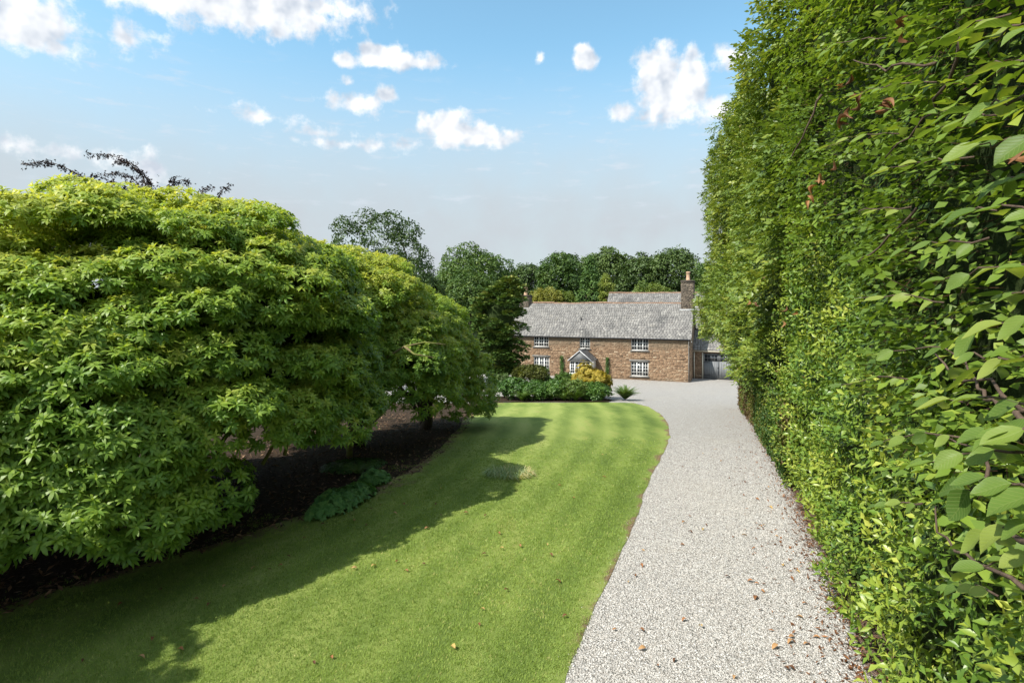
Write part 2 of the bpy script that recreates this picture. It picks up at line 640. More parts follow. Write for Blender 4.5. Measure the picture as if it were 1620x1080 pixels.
def lawn_mat():
    m, nt, out = new_mat('lawn_turf')
    pos = objpos(nt)
    sp = nt.nodes.new('ShaderNodeSeparateXYZ')
    nt.links.new(pos, sp.inputs[0])
    fine = tex_noise(nt, 70, 5, .75, pos, .3)
    mpn = nt.nodes.new('ShaderNodeMapping')
    mpn.inputs['Scale'].default_value = (1.5, .38, 1)
    mpn.inputs['Rotation'].default_value = (0, 0, .12)
    nt.links.new(pos, mpn.inputs[0])
    mid = tex_noise(nt, 2.0, 5, .6, mpn.outputs[0], .3)
    big = tex_noise(nt, .45, 4, .55, mpn.outputs[0])
    t = nmath(nt, 'ADD', nmath(nt, 'MULTIPLY', fine, .40), nmath(nt, 'ADD', nmath(nt, 'MULTIPLY', mid, .26), nmath(nt, 'MULTIPLY', big, .44)))
    # mowing lines: follow the curved right edge of the lawn (attribute)
    st = nmath(nt, 'SINE', nmath(nt, 'ADD', nmath(nt, 'MULTIPLY', attr(nt, 'stripe'), 7.0), nmath(nt, 'MULTIPLY', mid, 2.2)))
    t = nmath(nt, 'ADD', t, nmath(nt, 'MULTIPLY', st, .055))
    t = nmath(nt, 'ADD', t, nmath(nt, 'MULTIPLY', nmath(nt, 'SUBTRACT', mstep(nt, attr(nt, 'stripe'), .5, 4.5), .6), .075))
    c = ramp(nt, t, [(.34, (.066, .107, .022)), (.50, (.150, .207, .045)), (.62, (.236, .290, .073)), (.78, (.35, .38, .125))])
    dry = mstep(nt, nmath(nt, 'ADD', nmath(nt, 'MULTIPLY', mid, .6), nmath(nt, 'MULTIPLY', big, .5)), .60, .76)
    c = nmix(nt, nmath(nt, 'MULTIPLY', dry, .45), c, (.20, .18, .055))
    # worn edge where soil shows
    edge = attr(nt, 'edge')
    en = tex_noise(nt, 1.1, 6, .65, pos)
    soil = mstep(nt, nmath(nt, 'ADD', nmath(nt, 'MULTIPLY', edge, .85), nmath(nt, 'MULTIPLY', nmath(nt, 'SUBTRACT', en, .5), 2.6)), .62, .95)
    sn = tex_noise(nt, 40, 6, .7, pos)
    scol = ramp(nt, sn, [(.3, (.10, .066, .042)), (.7, (.27, .185, .11))])
    c = nmix(nt, soil, c, scol)
    principled(nt, out, c, .85, .12, fine, .8, .03)
    return m


def gravel_mat():
    m, nt, out = new_mat('gravel_bed')
    pos = objpos(nt)
    v = nt.nodes.new('ShaderNodeTexVoronoi')
    v.inputs['Scale'].default_value = 44
    nt.links.new(pos, v.inputs['Vector'])
    sp = nt.nodes.new('ShaderNodeSeparateColor')
    nt.links.new(v.outputs['Color'], sp.inputs[0])
    c = ramp(nt, sp.outputs[0], [(0, (.15, .143, .133)), (.25, (.32, .306, .288)), (.7, (.45, .432, .408)), (1, (.60, .58, .55))])
    gapd = mstep(nt, v.outputs['Distance'], .85, .35)
    c = nmix(nt, nmath(nt, 'SUBTRACT', 1.0, gapd), c, (.26, .24, .215))
    n2 = tex_noise(nt, .35, 5, .6, pos)
    n3 = tex_noise(nt, 1.7, 6, .65, pos, .5)
    c = nmix(nt, nmath(nt, 'MULTIPLY', mstep(nt, n3, .55, .75), .45), c, (.30, .265, .22))
    c = nmix(nt, nmath(nt, 'MULTIPLY', mstep(nt, n2, .5, .7), .3), c, (.38, .35, .305))
    ed = attr(nt, 'edge')
    en = tex_noise(nt, 2.4, 6, .7, pos)
    soil = mstep(nt, nmath(nt, 'ADD', ed, nmath(nt, 'MULTIPLY', nmath(nt, 'SUBTRACT', en, .5), 1.2)), .55, .85)
    c = nmix(nt, nmath(nt, 'MULTIPLY', soil, .9), c, ramp(nt, tex_noise(nt, 50, 6, .7, pos), [(.35, (.035, .02, .012)), (.65, (.15, .07, .035))]))
    principled(nt, out, c, .85, .25, gapd, .8, .02)
    return m


mat_stone_chip = tint_mat('gravel_chip', [(0, (0.113, 0.101, 0.089)), (.12, (0.278, 0.255, 0.233)), (.4, (0.428, 0.400, 0.368)), (.75, (0.553, 0.523, 0.485)), (1, (0.620, 0.620, 0.620))], .8, .3, 60, .12, .2, .004)


def slate_mat():
    m, nt, out = new_mat('slate')
    pos = objpos(nt)
    t = attr(nt)
    base = ramp(nt, t, [(0, (.10, .097, .096)), (.5, (.20, .192, .184)), (1, (.33, .315, .295))])
    lich = mstep(nt, tex_noise(nt, 3.2, 7, .75, pos, .4), .50, .70)
    c = nmix(nt, nmath(nt, 'MULTIPLY', lich, .75), base, (.47, .45, .42))
    och = mstep(nt, tex_noise(nt, 1.8, 5, .65, pos), .60, .75)
    c = nmix(nt, nmath(nt, 'MULTIPLY', och, .35), c, (.30, .25, .15))
    drk = mstep(nt, tex_noise(nt, .42, 6, .65, pos, .6), .53, .68)
    c = nmix(nt, nmath(nt, 'MULTIPLY', drk, .7), c, (.085, .085, .085))
    principled(nt, out, c, .7, .35, tex_noise(nt, 12, 5, .6, pos), .3, .01)
    return m


def stone_mat():
    m, nt, out = new_mat('rubble_stone')
    pos = objpos(nt)
    c = ramp(nt, attr(nt), [(0, (.12, .082, .055)), (.25, (.215, .138, .088)), (.5, (.30, .198, .125)), (.75, (.37, .26, .17)), (1, (.45, .36, .26))])
    n = tex_noise(nt, 9, 6, .7, pos)
    c = nmix(nt, 1.0, c, ramp(nt, n, [(.25, (.7, .7, .7)), (.75, (1.25, 1.22, 1.18))]), 'MULTIPLY')
    sp = nt.nodes.new('ShaderNodeSeparateXYZ')
    nt.links.new(pos, sp.inputs[0])
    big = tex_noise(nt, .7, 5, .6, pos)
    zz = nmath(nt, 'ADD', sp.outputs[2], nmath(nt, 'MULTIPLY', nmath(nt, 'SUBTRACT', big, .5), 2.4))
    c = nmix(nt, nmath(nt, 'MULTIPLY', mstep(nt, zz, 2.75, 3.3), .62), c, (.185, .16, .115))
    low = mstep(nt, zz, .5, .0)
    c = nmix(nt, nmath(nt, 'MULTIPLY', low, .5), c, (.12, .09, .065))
    principled(nt, out, c, .9, .15, n, .7, .03)
    return m


mat_slate = slate_mat()
mat_stone = stone_mat()
mat_mortar = plain_mat('mortar', (.20, .145, .10), .95, .1, .35, 14, .5)
mat_chim = tint_mat('chimney_stone', [(0, (.07, .06, .05)), (.5, (.16, .13, .10)), (1, (.28, .23, .17))], .9, .15, 12, .35, .6)
mat_white = plain_mat('white_paint', (.78, .78, .76), .45, .4, .04, 6, .03)
mat_grey_door = plain_mat('grey_door_paint', (.17, .178, .185), .5, .35, .08, 3, .05)
mat_cream = plain_mat('cream_post_paint', (.62, .58, .48), .6, .3, .1, 5, .05)
mat_sill = plain_mat('slate_sill', (.17, .165, .155), .75, .3, .3, 9, .3)
mat_black = plain_mat('black_iron', (.025, .025, .028), .5, .4, .2, 9, .1)
mat_lead = plain_mat('lead_flashing', (.52, .53, .54), .55, .4, .2, 6, .2)
mat_terra = plain_mat('terracotta', (.46, .30, .20), .8, .2, .25, 7, .2)
mat_ridge = plain_mat('clay_ridge', (.23, .15, .105), .85, .2, .45, 5, .4)
mat_porch_slate = plain_mat('hung_slate', (.10, .105, .11), .6, .35, .3, 8, .3)
mat_concrete = plain_mat('concrete', (.36, .31, .25), .9, .2, .25, 3, .2)


def glass_mat():
    m, nt, out = new_mat('window_glass')
    b = principled(nt, out, (.025, .03, .035), .04, .6)
    return m


mat_glass = glass_mat()

# ------------------------------------------------------------------ ground sheets
lawnL = [(0, 958), (110, 925), (200, 898), (330, 862), (450, 826), (560, 790), (640, 748), (690, 712), (722, 680), (738, 660), (762, 648), (785, 635)]
lawnR = [(890, 1080), (925, 1000), (955, 930), (990, 860), (1012, 800), (1028, 760), (1048, 720), (1060, 692), (1058, 672), (1046, 655), (1026, 643), (1000, 636.5)]
gl = np.array([gp(*p) for p in lawnL]); gr = np.array([gp(*p) for p in lawnR])
LAWN_END = 33.2
_lo = np.argsort(gl[:, 1]); gl = gl[_lo]
_ro = np.argsort(gr[:, 1]); gr = gr[_ro]
gl = np.vstack([[gl[0, 0] - 1.2, 2.0], gl])
gr = np.vstack([[0.26, 3.0], gr])


def smooth_edge(a):
    yy = np.arange(2, 36, .1)
    xx = np.interp(yy, a[:, 1], a[:, 0])
    k = np.hanning(15); k /= k.sum()
    xx = np.convolve(np.pad(xx, 7, mode='edge'), k, mode='valid')
    return yy, xx


yL, xL = smooth_edge(gl); yR, xR = smooth_edge(gr)


def XL(y): return np.interp(y, yL, xL) + (fbm(np.stack([np.asarray(y, float) * .9, 0 * np.asarray(y, float), 0 * np.asarray(y, float) + 3], -1)) - .5) * .25


def XR(y): return np.interp(y, yR, xR) + (fbm(np.stack([np.asarray(y, float) * 1.4, 0 * np.asarray(y, float), 0 * np.asarray(y, float)], -1)) - .5) * .09


TH = math.atan(0.3556)
ST, CT = math.sin(TH), math.cos(TH)


def su(s, u, z):
    """hedge frame: s along the hedge, u to its right of the camera line, z height"""
    s, u, z = np.broadcast_arrays(np.asarray(s, float), np.asarray(u, float), np.asarray(z, float))
    return np.stack([s * ST + u * CT, s * CT - u * ST, z], -1)


def hedge_x(y, u=1.3):
    """x of the hedge line at depth y"""
    s = (y + u * ST) / CT
    return s * ST + u * CT


def sheet(name, ys, xl, xr, nx, dz, mat, kind='structure', attrs=None, bump=0.0, zfun=None):
    ys = np.asarray(ys, float)
    t = np.linspace(0, 1, nx)
    X = xl[:, None] * (1 - t) + xr[:, None] * t
    Y = np.repeat(ys[:, None], nx, 1)
    Z = G(Y) + dz
    if bump:
        Z = Z + (fbm(np.stack([X * .8, Y * .8, 0 * X], -1)) - .5) * bump
    if zfun is not None:
        Z = Z + zfun(X, Y)
    V = np.stack([X, Y, Z], -1).reshape(-1, 3)
    i, j = np.meshgrid(np.arange(len(ys) - 1), np.arange(nx - 1), indexing='ij')
    a = (i * nx + j).ravel()
    Fq = np.stack([a, a + 1, a + nx + 1, a + nx], 1)
    o = part(name, V, Fq, mat, smooth=True, kind=kind)
    if attrs:
        for k, fn in attrs.items():
            at = o.data.attributes.new(k, 'FLOAT', 'POINT')
            at.data.foreach_set('value', np.ascontiguousarray(fn(X, Y).ravel(), np.float32))
    return o


ysg = np.unique(np.concatenate([np.arange(-40, 60, 1.0), np.geomspace(60, 2500, 40)]))
sheet('ground', ysg, np.full(len(ysg), -1800.), np.full(len(ysg), 1800.), 121, -.06, ground_mat())
ysb = np.arange(1.0, 46, .25)
sheet('mulch_bed', ysb, np.full(len(ysb), -22.), np.where(ysb < 34, np.interp(ysb, yL, xL) + .5, 4.0), 60, -.03, mulch_mat(), bump=.03)
ysl = np.arange(2.2, LAWN_END + .01, .12)


def lawn_edge(X, Y):
    dr = XR(Y) - X
    dl = X - XL(Y)
    df = LAWN_END - Y
    return np.clip(1 - np.minimum(np.minimum(dr / .34, dl / 1.2), df / .3), 0, 1)


def lawn_stripe(X, Y):
    return (XR(Y) - X) / (XR(Y) - XL(Y)) * 6.5


sheet('lawn', ysl, XL(ysl), XR(ysl), 90, .002, lawn_mat(), attrs={'edge': lawn_edge, 'stripe': lawn_stripe}, bump=.03)
ysd = np.concatenate([np.arange(2.2, 33.0, .2), np.arange(33.0, 56.1, .5)])
dl_ = np.where(ysd < 33.0, np.interp(ysd, yR, xR) - .35, -14.0)
dr_ = np.where(ysd < 33.5, hedge_x(ysd) + .55, 30.0)


def drive_edge(X, Y):
    u = X * CT - Y * ST
    e = np.clip((u - 1.08) / .55, 0, 1)
    return np.where(Y < 33, e, 0)


sheet('gravel_driveway', ysd, dl_, dr_, 70, -.006, gravel_mat(), attrs={'edge': drive_edge}, bump=.03)
# tongue of ground behind the drive at the garage
ysp = np.arange(51.6, 55, .4)
# ------------------------------------------------------------------ templates
def leaf4(L=1., W=.4, fold=.06, droop=.1):
    """4-triangle folded leaf along +Y, blade facing +Z"""
    V = np.array([(0, 0, 0), (-W / 2, .48 * L, fold), (0, .5 * L, 0), (W / 2, .48 * L, fold), (0, L, -droop)], float)
    Fc = np.array([(0, 2, 1), (0, 3, 2), (1, 2, 4), (2, 3, 4)])
    return V, Fc


def leaf2(L=1., W=.4, fold=.06, droop=.1):
    V = np.array([(0, 0, 0), (W / 2, .48 * L, fold), (0, L, -droop), (-W / 2, .48 * L, fold)], float)
    Fc = np.array([(0, 1, 2), (0, 2, 3)])
    return V, Fc


def rot(ax, a):
    return np.array(Matrix.Rotation(a, 3, ax))


def leaf_oval(L=1., W=.4, fold=.06, droop=.1):
    """4-triangle long oval leaf"""
    w = W / 2
    V = np.array([(0, 0, 0), (-w * .85, .28 * L, fold), (w * .85, .28 * L, fold), (-w, .66 * L, fold - droop * .25), (w, .66 * L, fold - droop * .25), (0, L, -droop)], float)
    return V, np.array([(0, 2, 1), (1, 2, 4), (1, 4, 3), (3, 4, 5)])


def rosette(seed, n=9, L=.15, W=.05, leaf=leaf4):
    r = np.random.default_rng(seed)
    items = []
    for i in range(n):
        inner = i >= n - 3
        el = R(r.uniform(25, 60)) if inner else R(r.uniform(-25, 22))
        l = L * (r.uniform(.55, .8) if inner else r.uniform(.85, 1.15))
        V, Fc = leaf(l, W * r.uniform(.85, 1.15) * (l / L) ** .5, .012, l * r.uniform(.05, .22))
        M_ = rot('Z', i * 2.399 + r.uniform(-.2, .2)) @ rot('X', el) @ rot('Y', r.uniform(-.3, .3))
        items.append((V @ M_.T, Fc, (.10 if inner else 0) + r.uniform(-.05, .05)))
    return join(*items)


def beech_spray(seed, n=7, L=.30, leafL=.085, leafW=.055, leaf=leaf4, twig=True):
    r = np.random.default_rng(seed)
    items = []
    for i in range(n):
        t = .15 + .85 * i / (n - 1)
        side = 1 if i % 2 else -1
        l = leafL * r.uniform(.75, 1.15)
        V, Fc = leaf(l, leafW * r.uniform(.85, 1.1), .006, l * r.uniform(.0, .18))
        ang = -side * R(r.uniform(35, 65)) * (0 if i == n - 1 else 1)
        M_ = rot('Z', ang) @ rot('X', R(r.uniform(-18, 12))) @ rot('Y', R(r.uniform(-25, 25)))
        items.append((V @ M_.T + np.array([0, t * L, -.12 * L * t * t + r.uniform(-.01, .01)]), Fc, r.uniform(-.12, .12)))
    if twig:
        w = .0022
        V = np.array([(-w, -.1 * L, 0), (w, -.1 * L, 0), (0, L, -.12 * L), (0, -.1 * L, w * 2)])
        items.append((V, np.array([(0, 1, 2), (1, 3, 2), (3, 0, 2)]), 9.0))
    return join(*items)


def laurel_spray(seed, n=8, L=.22, leafL=.12, leafW=.042, leaf=leaf4):
    """upright shoot along +Z with spiralling long leaves"""
    r = np.random.default_rng(seed)
    items = []
    for i in range(n):
        t = i / (n - 1)
        l = leafL * r.uniform(.75, 1.1) * (1 - .25 * t)
        V, Fc = leaf(l, leafW * r.uniform(.85, 1.15), .008, l * r.uniform(.02, .2))
        M_ = rot('Z', i * 2.399 + r.uniform(-.3, .3)) @ rot('X', R(r.uniform(-5, 30) + 35 * t)) @ rot('Y', r.uniform(-.3, .3))
        items.append((V @ M_.T + np.array([0, 0, t * L]), Fc, r.uniform(-.1, .1) + .12 * t))
    return join(*items)


def leaf_ball(seed, n=6, rad=.2, L=.18, W=.11, leaf=leaf2):
    r = np.random.default_rng(seed)
    items = []
    for i in range(n):
        V, Fc = leaf(L * r.uniform(.7, 1.2), W * r.uniform(.8, 1.2), .02, .03)
        d = r.normal(0, 1, 3); d /= np.linalg.norm(d)
        M_ = rot('Z', r.uniform(0, 2 * PI)) @ rot('X', R(r.uniform(-40, 50))) @ rot('Y', r.uniform(-.5, .5))
        items.append((V @ M_.T + d * rad * r.uniform(.3, 1), Fc, r.uniform(-.12, .12)))
    return join(*items)


def fan_spray(seed, n=9, L=.5, W=.05):
    """flat conifer spray: narrow fingers fanned out along +Y"""
    r = np.random.default_rng(seed)
    items = []
    for i in range(n):
        a = R(-60 + 120 * i / (n - 1) + r.uniform(-6, 6))
        l = L * (1 - .4 * abs(a)) * r.uniform(.8, 1.1)
        V, Fc = leaf2(l, W * r.uniform(.8, 1.3), .015, l * r.uniform(-.05, .2))
        items.append((V @ rot('Z', a).T, Fc, r.uniform(-.05, .05) + .1 * (l / L)))
    return join(*items)


ROS4 = [rosette(100 + i, 12, .15, .042, leaf_oval) for i in range(6)]
ROS2 = [rosette(120 + i, 11, .155, .044, leaf_oval) for i in range(5)]
BEECH = [beech_spray(200 + i) for i in range(6)]
LAUR = [laurel_spray(220 + i) for i in range(6)]
HOLM = [beech_spray(240 + i, 7, .26, .10, .07, leaf2, False) for i in range(5)]
BALL = [leaf_ball(260 + i) for i in range(6)]
FAN = [fan_spray(280 + i) for i in range(5)]
PLATE = [fan_spray(290 + i, 8, .5, .15) for i in range(5)]

# ------------------------------------------------------------------ house
A0 = np.array([15.58, 49.8, 0.0])          # right front corner
_e = np.array([1.1, 55.6, 0.0]) - A0
HL = float(np.linalg.norm(_e)) + 1.3
E_ = _e / (HL - 1.3)                               # along the front, towards the left
N_ = np.array([-E_[1], E_[0], 0.0])
if N_[1] < 0:
    N_ = -N_                               # towards the back
EAVE, RIDGE, HD = 3.88, 6.93, 6.0
UP = np.array([0, 0, 1.])


def W3(t, d, z):
    t, d, z = np.broadcast_arrays(np.asarray(t, float), np.asarray(d, float), np.asarray(z, float))
    return A0 + t[..., None] * E_ + d[..., None] * N_ + z[..., None] * UP


def wall_tz(px, py, d=0.0):
    """front-wall coordinates (t, z) of a pixel"""
    q = A0 + d * N_
    k = (px - 810) / F
    # X = k*Y ; point = q + t E
    t = (k * q[1] - q[0]) / (E_[0] - k * E_[1])
    Y = q[1] + t * E_[1]
    return t, CZ + (HOR - py) / F * Y


def bx(t0, t1, d0, d1, z0, z1):
    c = [(t0, d0, z0), (t1, d0, z0), (t1, d1, z0), (t0, d1, z0), (t0, d0, z1), (t1, d0, z1), (t1, d1, z1), (t0, d1, z1)]
    c = np.array(c)
    return W3(c[:, 0], c[:, 1], c[:, 2]), BOXT, 0.0


def boxes(name, lst, mat, parent, **kw):
    V, Fc, t = join(*[bx(*b) for b in lst])
    return part(name, V, Fc, mat, parent, **kw)


house = thing('farmhouse', A0, 'long brown stone farmhouse with a mossy slate roof and white windows', 'house')

wins = [  # px x0,y0,x1,y1, casements, columns each, rows
    (844.5, 530.0, 867.8, 548.3, 3, 2, 3),
    (917.0, 532.3, 933.4, 551.4, 2, 2, 4),
    (998.6, 534.0, 1025.8, 554.4, 3, 2, 3),
    (844.6, 564.2, 868.8, 588.6, 3, 2, 4),
    (998.2, 571.8, 1025.6, 595.0, 3, 2, 4)]
wrect = []
for (x0, y0, x1, y1, c, k, rws) in wins:
    tb, _ = wall_tz(x0, y0); ta, _ = wall_tz(x1, y0)
    xm = (x0 + x1) / 2
    _, zt = wall_tz(xm, y0); _, zb = wall_tz(xm, y1)
    wrect.append((ta, tb, zb, min(zt, EAVE - .16)))

# walls with openings
ts = sorted({0.0, HL, *[w[0] for w in wrect], *[w[1] for w in wrect]})
zs = sorted({-.3, EAVE + .02, *[w[2] for w in wrect], *[w[3] for w in wrect]})
Vw, Fw = [], []


def addq(pts):
    n = len(Vw)
    Vw.extend(pts); Fw.append((n, n + 1, n + 2, n + 3))


for i in range(len(ts) - 1):
    for j in range(len(zs) - 1):
        tm, zm = (ts[i] + ts[i + 1]) / 2, (zs[j] + zs[j + 1]) / 2
        if any(w[0] < tm < w[1] and w[2] < zm < w[3] for w in wrect):
            continue
        addq([W3(ts[i], 0, zs[j]), W3(ts[i + 1], 0, zs[j]), W3(ts[i + 1], 0, zs[j + 1]), W3(ts[i], 0, zs[j + 1])])
for (a, b, z0, z1) in wrect:
    d = .26
    addq([W3(a, 0, z0), W3(a, d, z0), W3(a, d, z1), W3(a, 0, z1)])
    addq([W3(b, 0, z0), W3(b, d, z0), W3(b, d, z1), W3(b, 0, z1)])
    addq([W3(a, 0, z0), W3(b, 0, z0), W3(b, d, z0), W3(a, d, z0)])
    addq([W3(a, 0, z1), W3(b, 0, z1), W3(b, d, z1), W3(a, d, z1)])
for t in (0.0, HL):
    addq([W3(t, 0, -.3), W3(t, HD, -.3), W3(t, HD, EAVE), W3(t, 0, EAVE)])
    addq([W3(t, 0, EAVE), W3(t, HD, EAVE), W3(t, HD / 2, RIDGE - .06), W3(t, HD / 2, RIDGE - .06)])
addq([W3(0, HD, -.3), W3(HL, HD, -.3), W3(HL, HD, EAVE), W3(0, HD, EAVE)])
part('wall', np.array(Vw), np.array(Fw), mat_mortar, house)


def stonework(t0, t1, z0, z1, fn, outward, holes=(), seed=1, hmin=.07, hmax=.15, wmin=.13, wmax=.40, grad=True):
    """random rubble courses on a plane: fn(t, depth_out, z) -> world points"""
    r = np.random.default_rng(seed)
    C = []
    z = z0
    while z < z1 - .03:
        h = r.uniform(hmin, hmax)
        t = t0 - r.uniform(0, .2)
        while t < t1:
            w = r.uniform(wmin, wmax)
            a, b, c, d = max(t, t0), min(t + w, t1), z, min(z + h, z1)
            t += w
            if b - a < .05:
                continue
            skip = False
            for (ha, hb, hc, hd) in holes:
                if b > ha and a < hb and d > hc and c < hd:
                    if a < ha - .06 and b < hb:
                        b = ha
                    elif b > hb + .06 and a > ha:
                        a = hb
                    else:
                        skip = True
            if not skip:
                C.append((a, b, c, d))
        z += h
    C = np.array(C)
    n = len(C)
    g = .012
    j = lambda s=.012: r.uniform(-s, s, n)
    a, b, c, d = C[:, 0] + g, C[:, 1] - g, C[:, 2] + g, C[:, 3] - g
    pr = r.uniform(.008, .035, n)
    T = np.stack([a, b, b, a, a + .012 + abs(j()), b - .012 - abs(j()), b - .012 - abs(j()), a + .012 + abs(j())], 1)
    Z = np.stack([c, c, d, d, c + .01 + abs(j()), c + .01 + abs(j()), d - .01 - abs(j()), d - .01 - abs(j())], 1)
    D = np.stack([0 * pr - .01] * 4 + [pr + j(.006) for _ in range(4)], 1)
    V = fn(T.ravel(), D.ravel(), Z.ravel())
    Fb = np.array([(4, 5, 6, 7), (0, 1, 5, 4), (1, 2, 6, 5), (2, 3, 7, 6), (3, 0, 4, 7)])
    FF = (tri(Fb)[None] + (np.arange(n) * 8)[:, None, None]).reshape(-1, 3)
    tint = np.repeat(np.clip(r.normal(.5, .23, n), 0, 1), 8)
    return V, FF, tint


holes = [(a - .05, b + .05, z0 - .12, z1 + .1) for (a, b, z0, z1) in wrect]
V, Fc, tn = stonework(0, HL, -.1, EAVE, lambda t, d, z: W3(t, -d, z), None, holes, 3)
part('stonework', V, Fc, mat_stone, house, tint=tn, kind='stuff')
V, Fc, tn = stonework(0, HD, -.1, EAVE, lambda t, d, z: W3(-d, t, z), None, (), 4)
part('stonework', V, Fc, mat_stone, house, tint=tn, kind='stuff')


def window(rect, ncase, ncol, nrow, parent):
    a, b, z0, z1 = rect
    d0, d1 = .07, .13
    fw = .055
    L_ = [(a, b, d0, d1, z0, z0 + fw), (a, b, d0, d1, z1 - fw, z1)]
    cw = (b - a) / ncase
    for i in range(ncase + 1):
        c = a + cw * i
        w = fw if i in (0, ncase) else .05
        lo, hi = (c, c + w) if i == 0 else ((c - w, c) if i == ncase else (c - w, c + w))
        L_.append((lo, hi, d0 + .004, d1, z0 + fw, z1 - fw))
    for i in range(ncase):
        ca, cb = a + cw * i + .05, a + cw * (i + 1) - .05
        for k in range(1, ncol):
            m = ca + (cb - ca) * k / ncol
            L_.append((m - .014, m + .014, d0 + .018, d1, z0 + fw, z1 - fw))
        for k in range(1, nrow):
            m = z0 + fw + (z1 - z0 - 2 * fw) * k / nrow
            L_.append((ca, cb, d0 + .022, d1 - .004, m - .014, m + .014))
    f = boxes('window', L_, mat_white, parent)
    boxes('glass', [(a + .02, b - .02, d1 - .02, d1 - .005, z0 + .02, z1 - .02)], mat_glass, f)
    boxes('sill', [(a - .10, b + .10, -.09, .068, z0 - .10, z0 - .003)], mat_sill, f)
    boxes('lintel', [(a - .14, b + .14, -.035, .05, z1 + .004, min(z1 + .16, EAVE - .02))], mat_sill, f)
    return f


for w, r_ in zip(wins, wrect):
    window(r_, w[4], w[5], w[6], house)


def slates(O, along, slope, nrm, L, S, wid=.235, exp=.205, keep=None, seed=5):
    """courses of single slates on a plane: O lower corner"""
    r = np.random.default_rng(seed)
    nrow = int(S / exp)
    exp = S / nrow
    C = []
    for k in range(nrow):
        w = wid * (1.25 - .5 * k / nrow)
        x = -r.uniform(0, w)
        while x < L:
            ww = w * r.uniform(.8, 1.2)
            C.append((max(x, -.04), min(x + ww, L + .04), k * exp))
            x += ww
    C = np.array(C)
    C = C[(C[:, 1] - C[:, 0]) > .03]
    if keep is not None:
        C = C[keep((C[:, 0] + C[:, 1]) / 2, C[:, 2] + exp * .5)]
    n = len(C)
    g = .0005
    a, b, s0 = C[:, 0] + g, C[:, 1] - g, C[:, 2] + r.uniform(-.012, .010, n)
    s1 = C[:, 2] + exp * 1.25
    th = r.uniform(.019, .023, n)
    lift = .016 + r.uniform(0, .003, n)
    A_ = np.stack([a, b, b, a, a, b, b, a], 1)
    S_ = np.stack([s0, s0, s1, s1, s0, s0, s1, s1], 1)
    H_ = np.stack([lift, lift, .0 * lift, .0 * lift, lift + th, lift + th, .008 + 0 * lift, .008 + 0 * lift], 1)
    sag = (fbm(np.stack([A_ * .35, S_ * .4, 0 * A_], -1)) - .5) * .10
    H_ = H_ + sag + .03
    V = O + A_[..., None] * along + S_[..., None] * slope + H_[..., None] * nrm
    Fb = np.array([(4, 5, 6, 7), (0, 1, 5, 4), (1, 2, 6, 5), (3, 0, 4, 7)])
    FF = (tri(Fb)[None] + (np.arange(n) * 8)[:, None, None]).reshape(-1, 3)
    return V.reshape(-1, 3), FF, np.repeat(np.clip(r.normal(.5, .13, n), 0, 1), 8)


def gable_roof(parent, t0, t1, d0, d1, ze, zr, seed, name='roof', over=.16, tmat=None):
    dm = (d0 + d1) / 2
    # solid roof body
    prof = [(d0 - over, ze - over * (zr - ze) / (dm - d0)), (dm, zr), (d1 + over, ze - over * (zr - ze) / (dm - d0)), (d1 + over - .05, ze - over * (zr - ze) / (dm - d0) - .06), (dm, zr - .12), (d0 - over + .05, ze - over * (zr - ze) / (dm - d0) - .06)]
    V, Fq = [], []
    for t in (t0 - .1, t1 + .1):
        V += [W3(t, d, z) for d, z in prof]
    for i in range(6):
        j = (i + 1) % 6
        Fq.append((i, j, j + 6, i + 6))
    Fq += [(0, 1, 4, 5), (1, 2, 3, 4), (6, 7, 10, 11), (7, 8, 9, 10)]
    rf = part(name, np.array(V), np.array(Fq), mat_sill, parent)
    sl = np.array([0, 0, 0.]) + (dm - d0) * N_ + (zr - ze) * UP
    S = np.linalg.norm(sl); sl = sl / S
    nm = -(zr - ze) * N_ + (dm - d0) * UP
    nm /= np.linalg.norm(nm)
    ov = over / ((dm - d0) / S)
    O = W3(t0 - .1, d0, ze) - sl * ov
    items = [slates(O, E_, sl, nm, t1 - t0 + .2, S + ov - .05, seed=seed)]
    sl2 = -(dm - d0) * N_ + (zr - ze) * UP; sl2 /= np.linalg.norm(sl2)
    nm2 = (zr - ze) * N_ + (dm - d0) * UP; nm2 /= np.linalg.norm(nm2)
    O2 = W3(t0 - .1, d1, ze) - sl2 * ov
    items.append(slates(O2, E_, sl2, nm2, t1 - t0 + .2, S + ov - .05, seed=seed + 1, wid=.5, exp=.45))
    V, Fc, tn = join(*items)
    part('slates', V, Fc, mat_slate, rf, tint=tn, kind='stuff')
    # clay ridge tiles, each a half-round piece
    items = []
    t = t0 - .1
    r = np.random.default_rng(seed + 7)
    while t < t1 + .1:
        l = .45
        a = np.linspace(-.2 * PI, 1.2 * PI, 7)
        rr = .13 + r.uniform(-.01, .015)
        zc = zr + r.uniform(-.012, .02) + .0 + (fbm(np.array([t * .35, 0, 9.])) - .5) * .16
        ring = [(dm + math.cos(q) * rr, zc + math.sin(q) * rr * .75) for q in a]
        V = np.array([W3(t, d, z) for d, z in ring] + [W3(t + l - .012, d, z) for d, z in ring])
        Fq = np.array([(k, k + 1, k + 8, k + 7) for k in range(6)])
        items.append((V, tri(Fq), 0.0))
        t += l
    V, Fc, _ = join(*items)
    part('ridge_tiles', V, Fc, tmat or mat_ridge, rf, kind='stuff')
    return rf


roof = gable_roof(house, 0, HL, 0, HD, EAVE, RIDGE, 31)
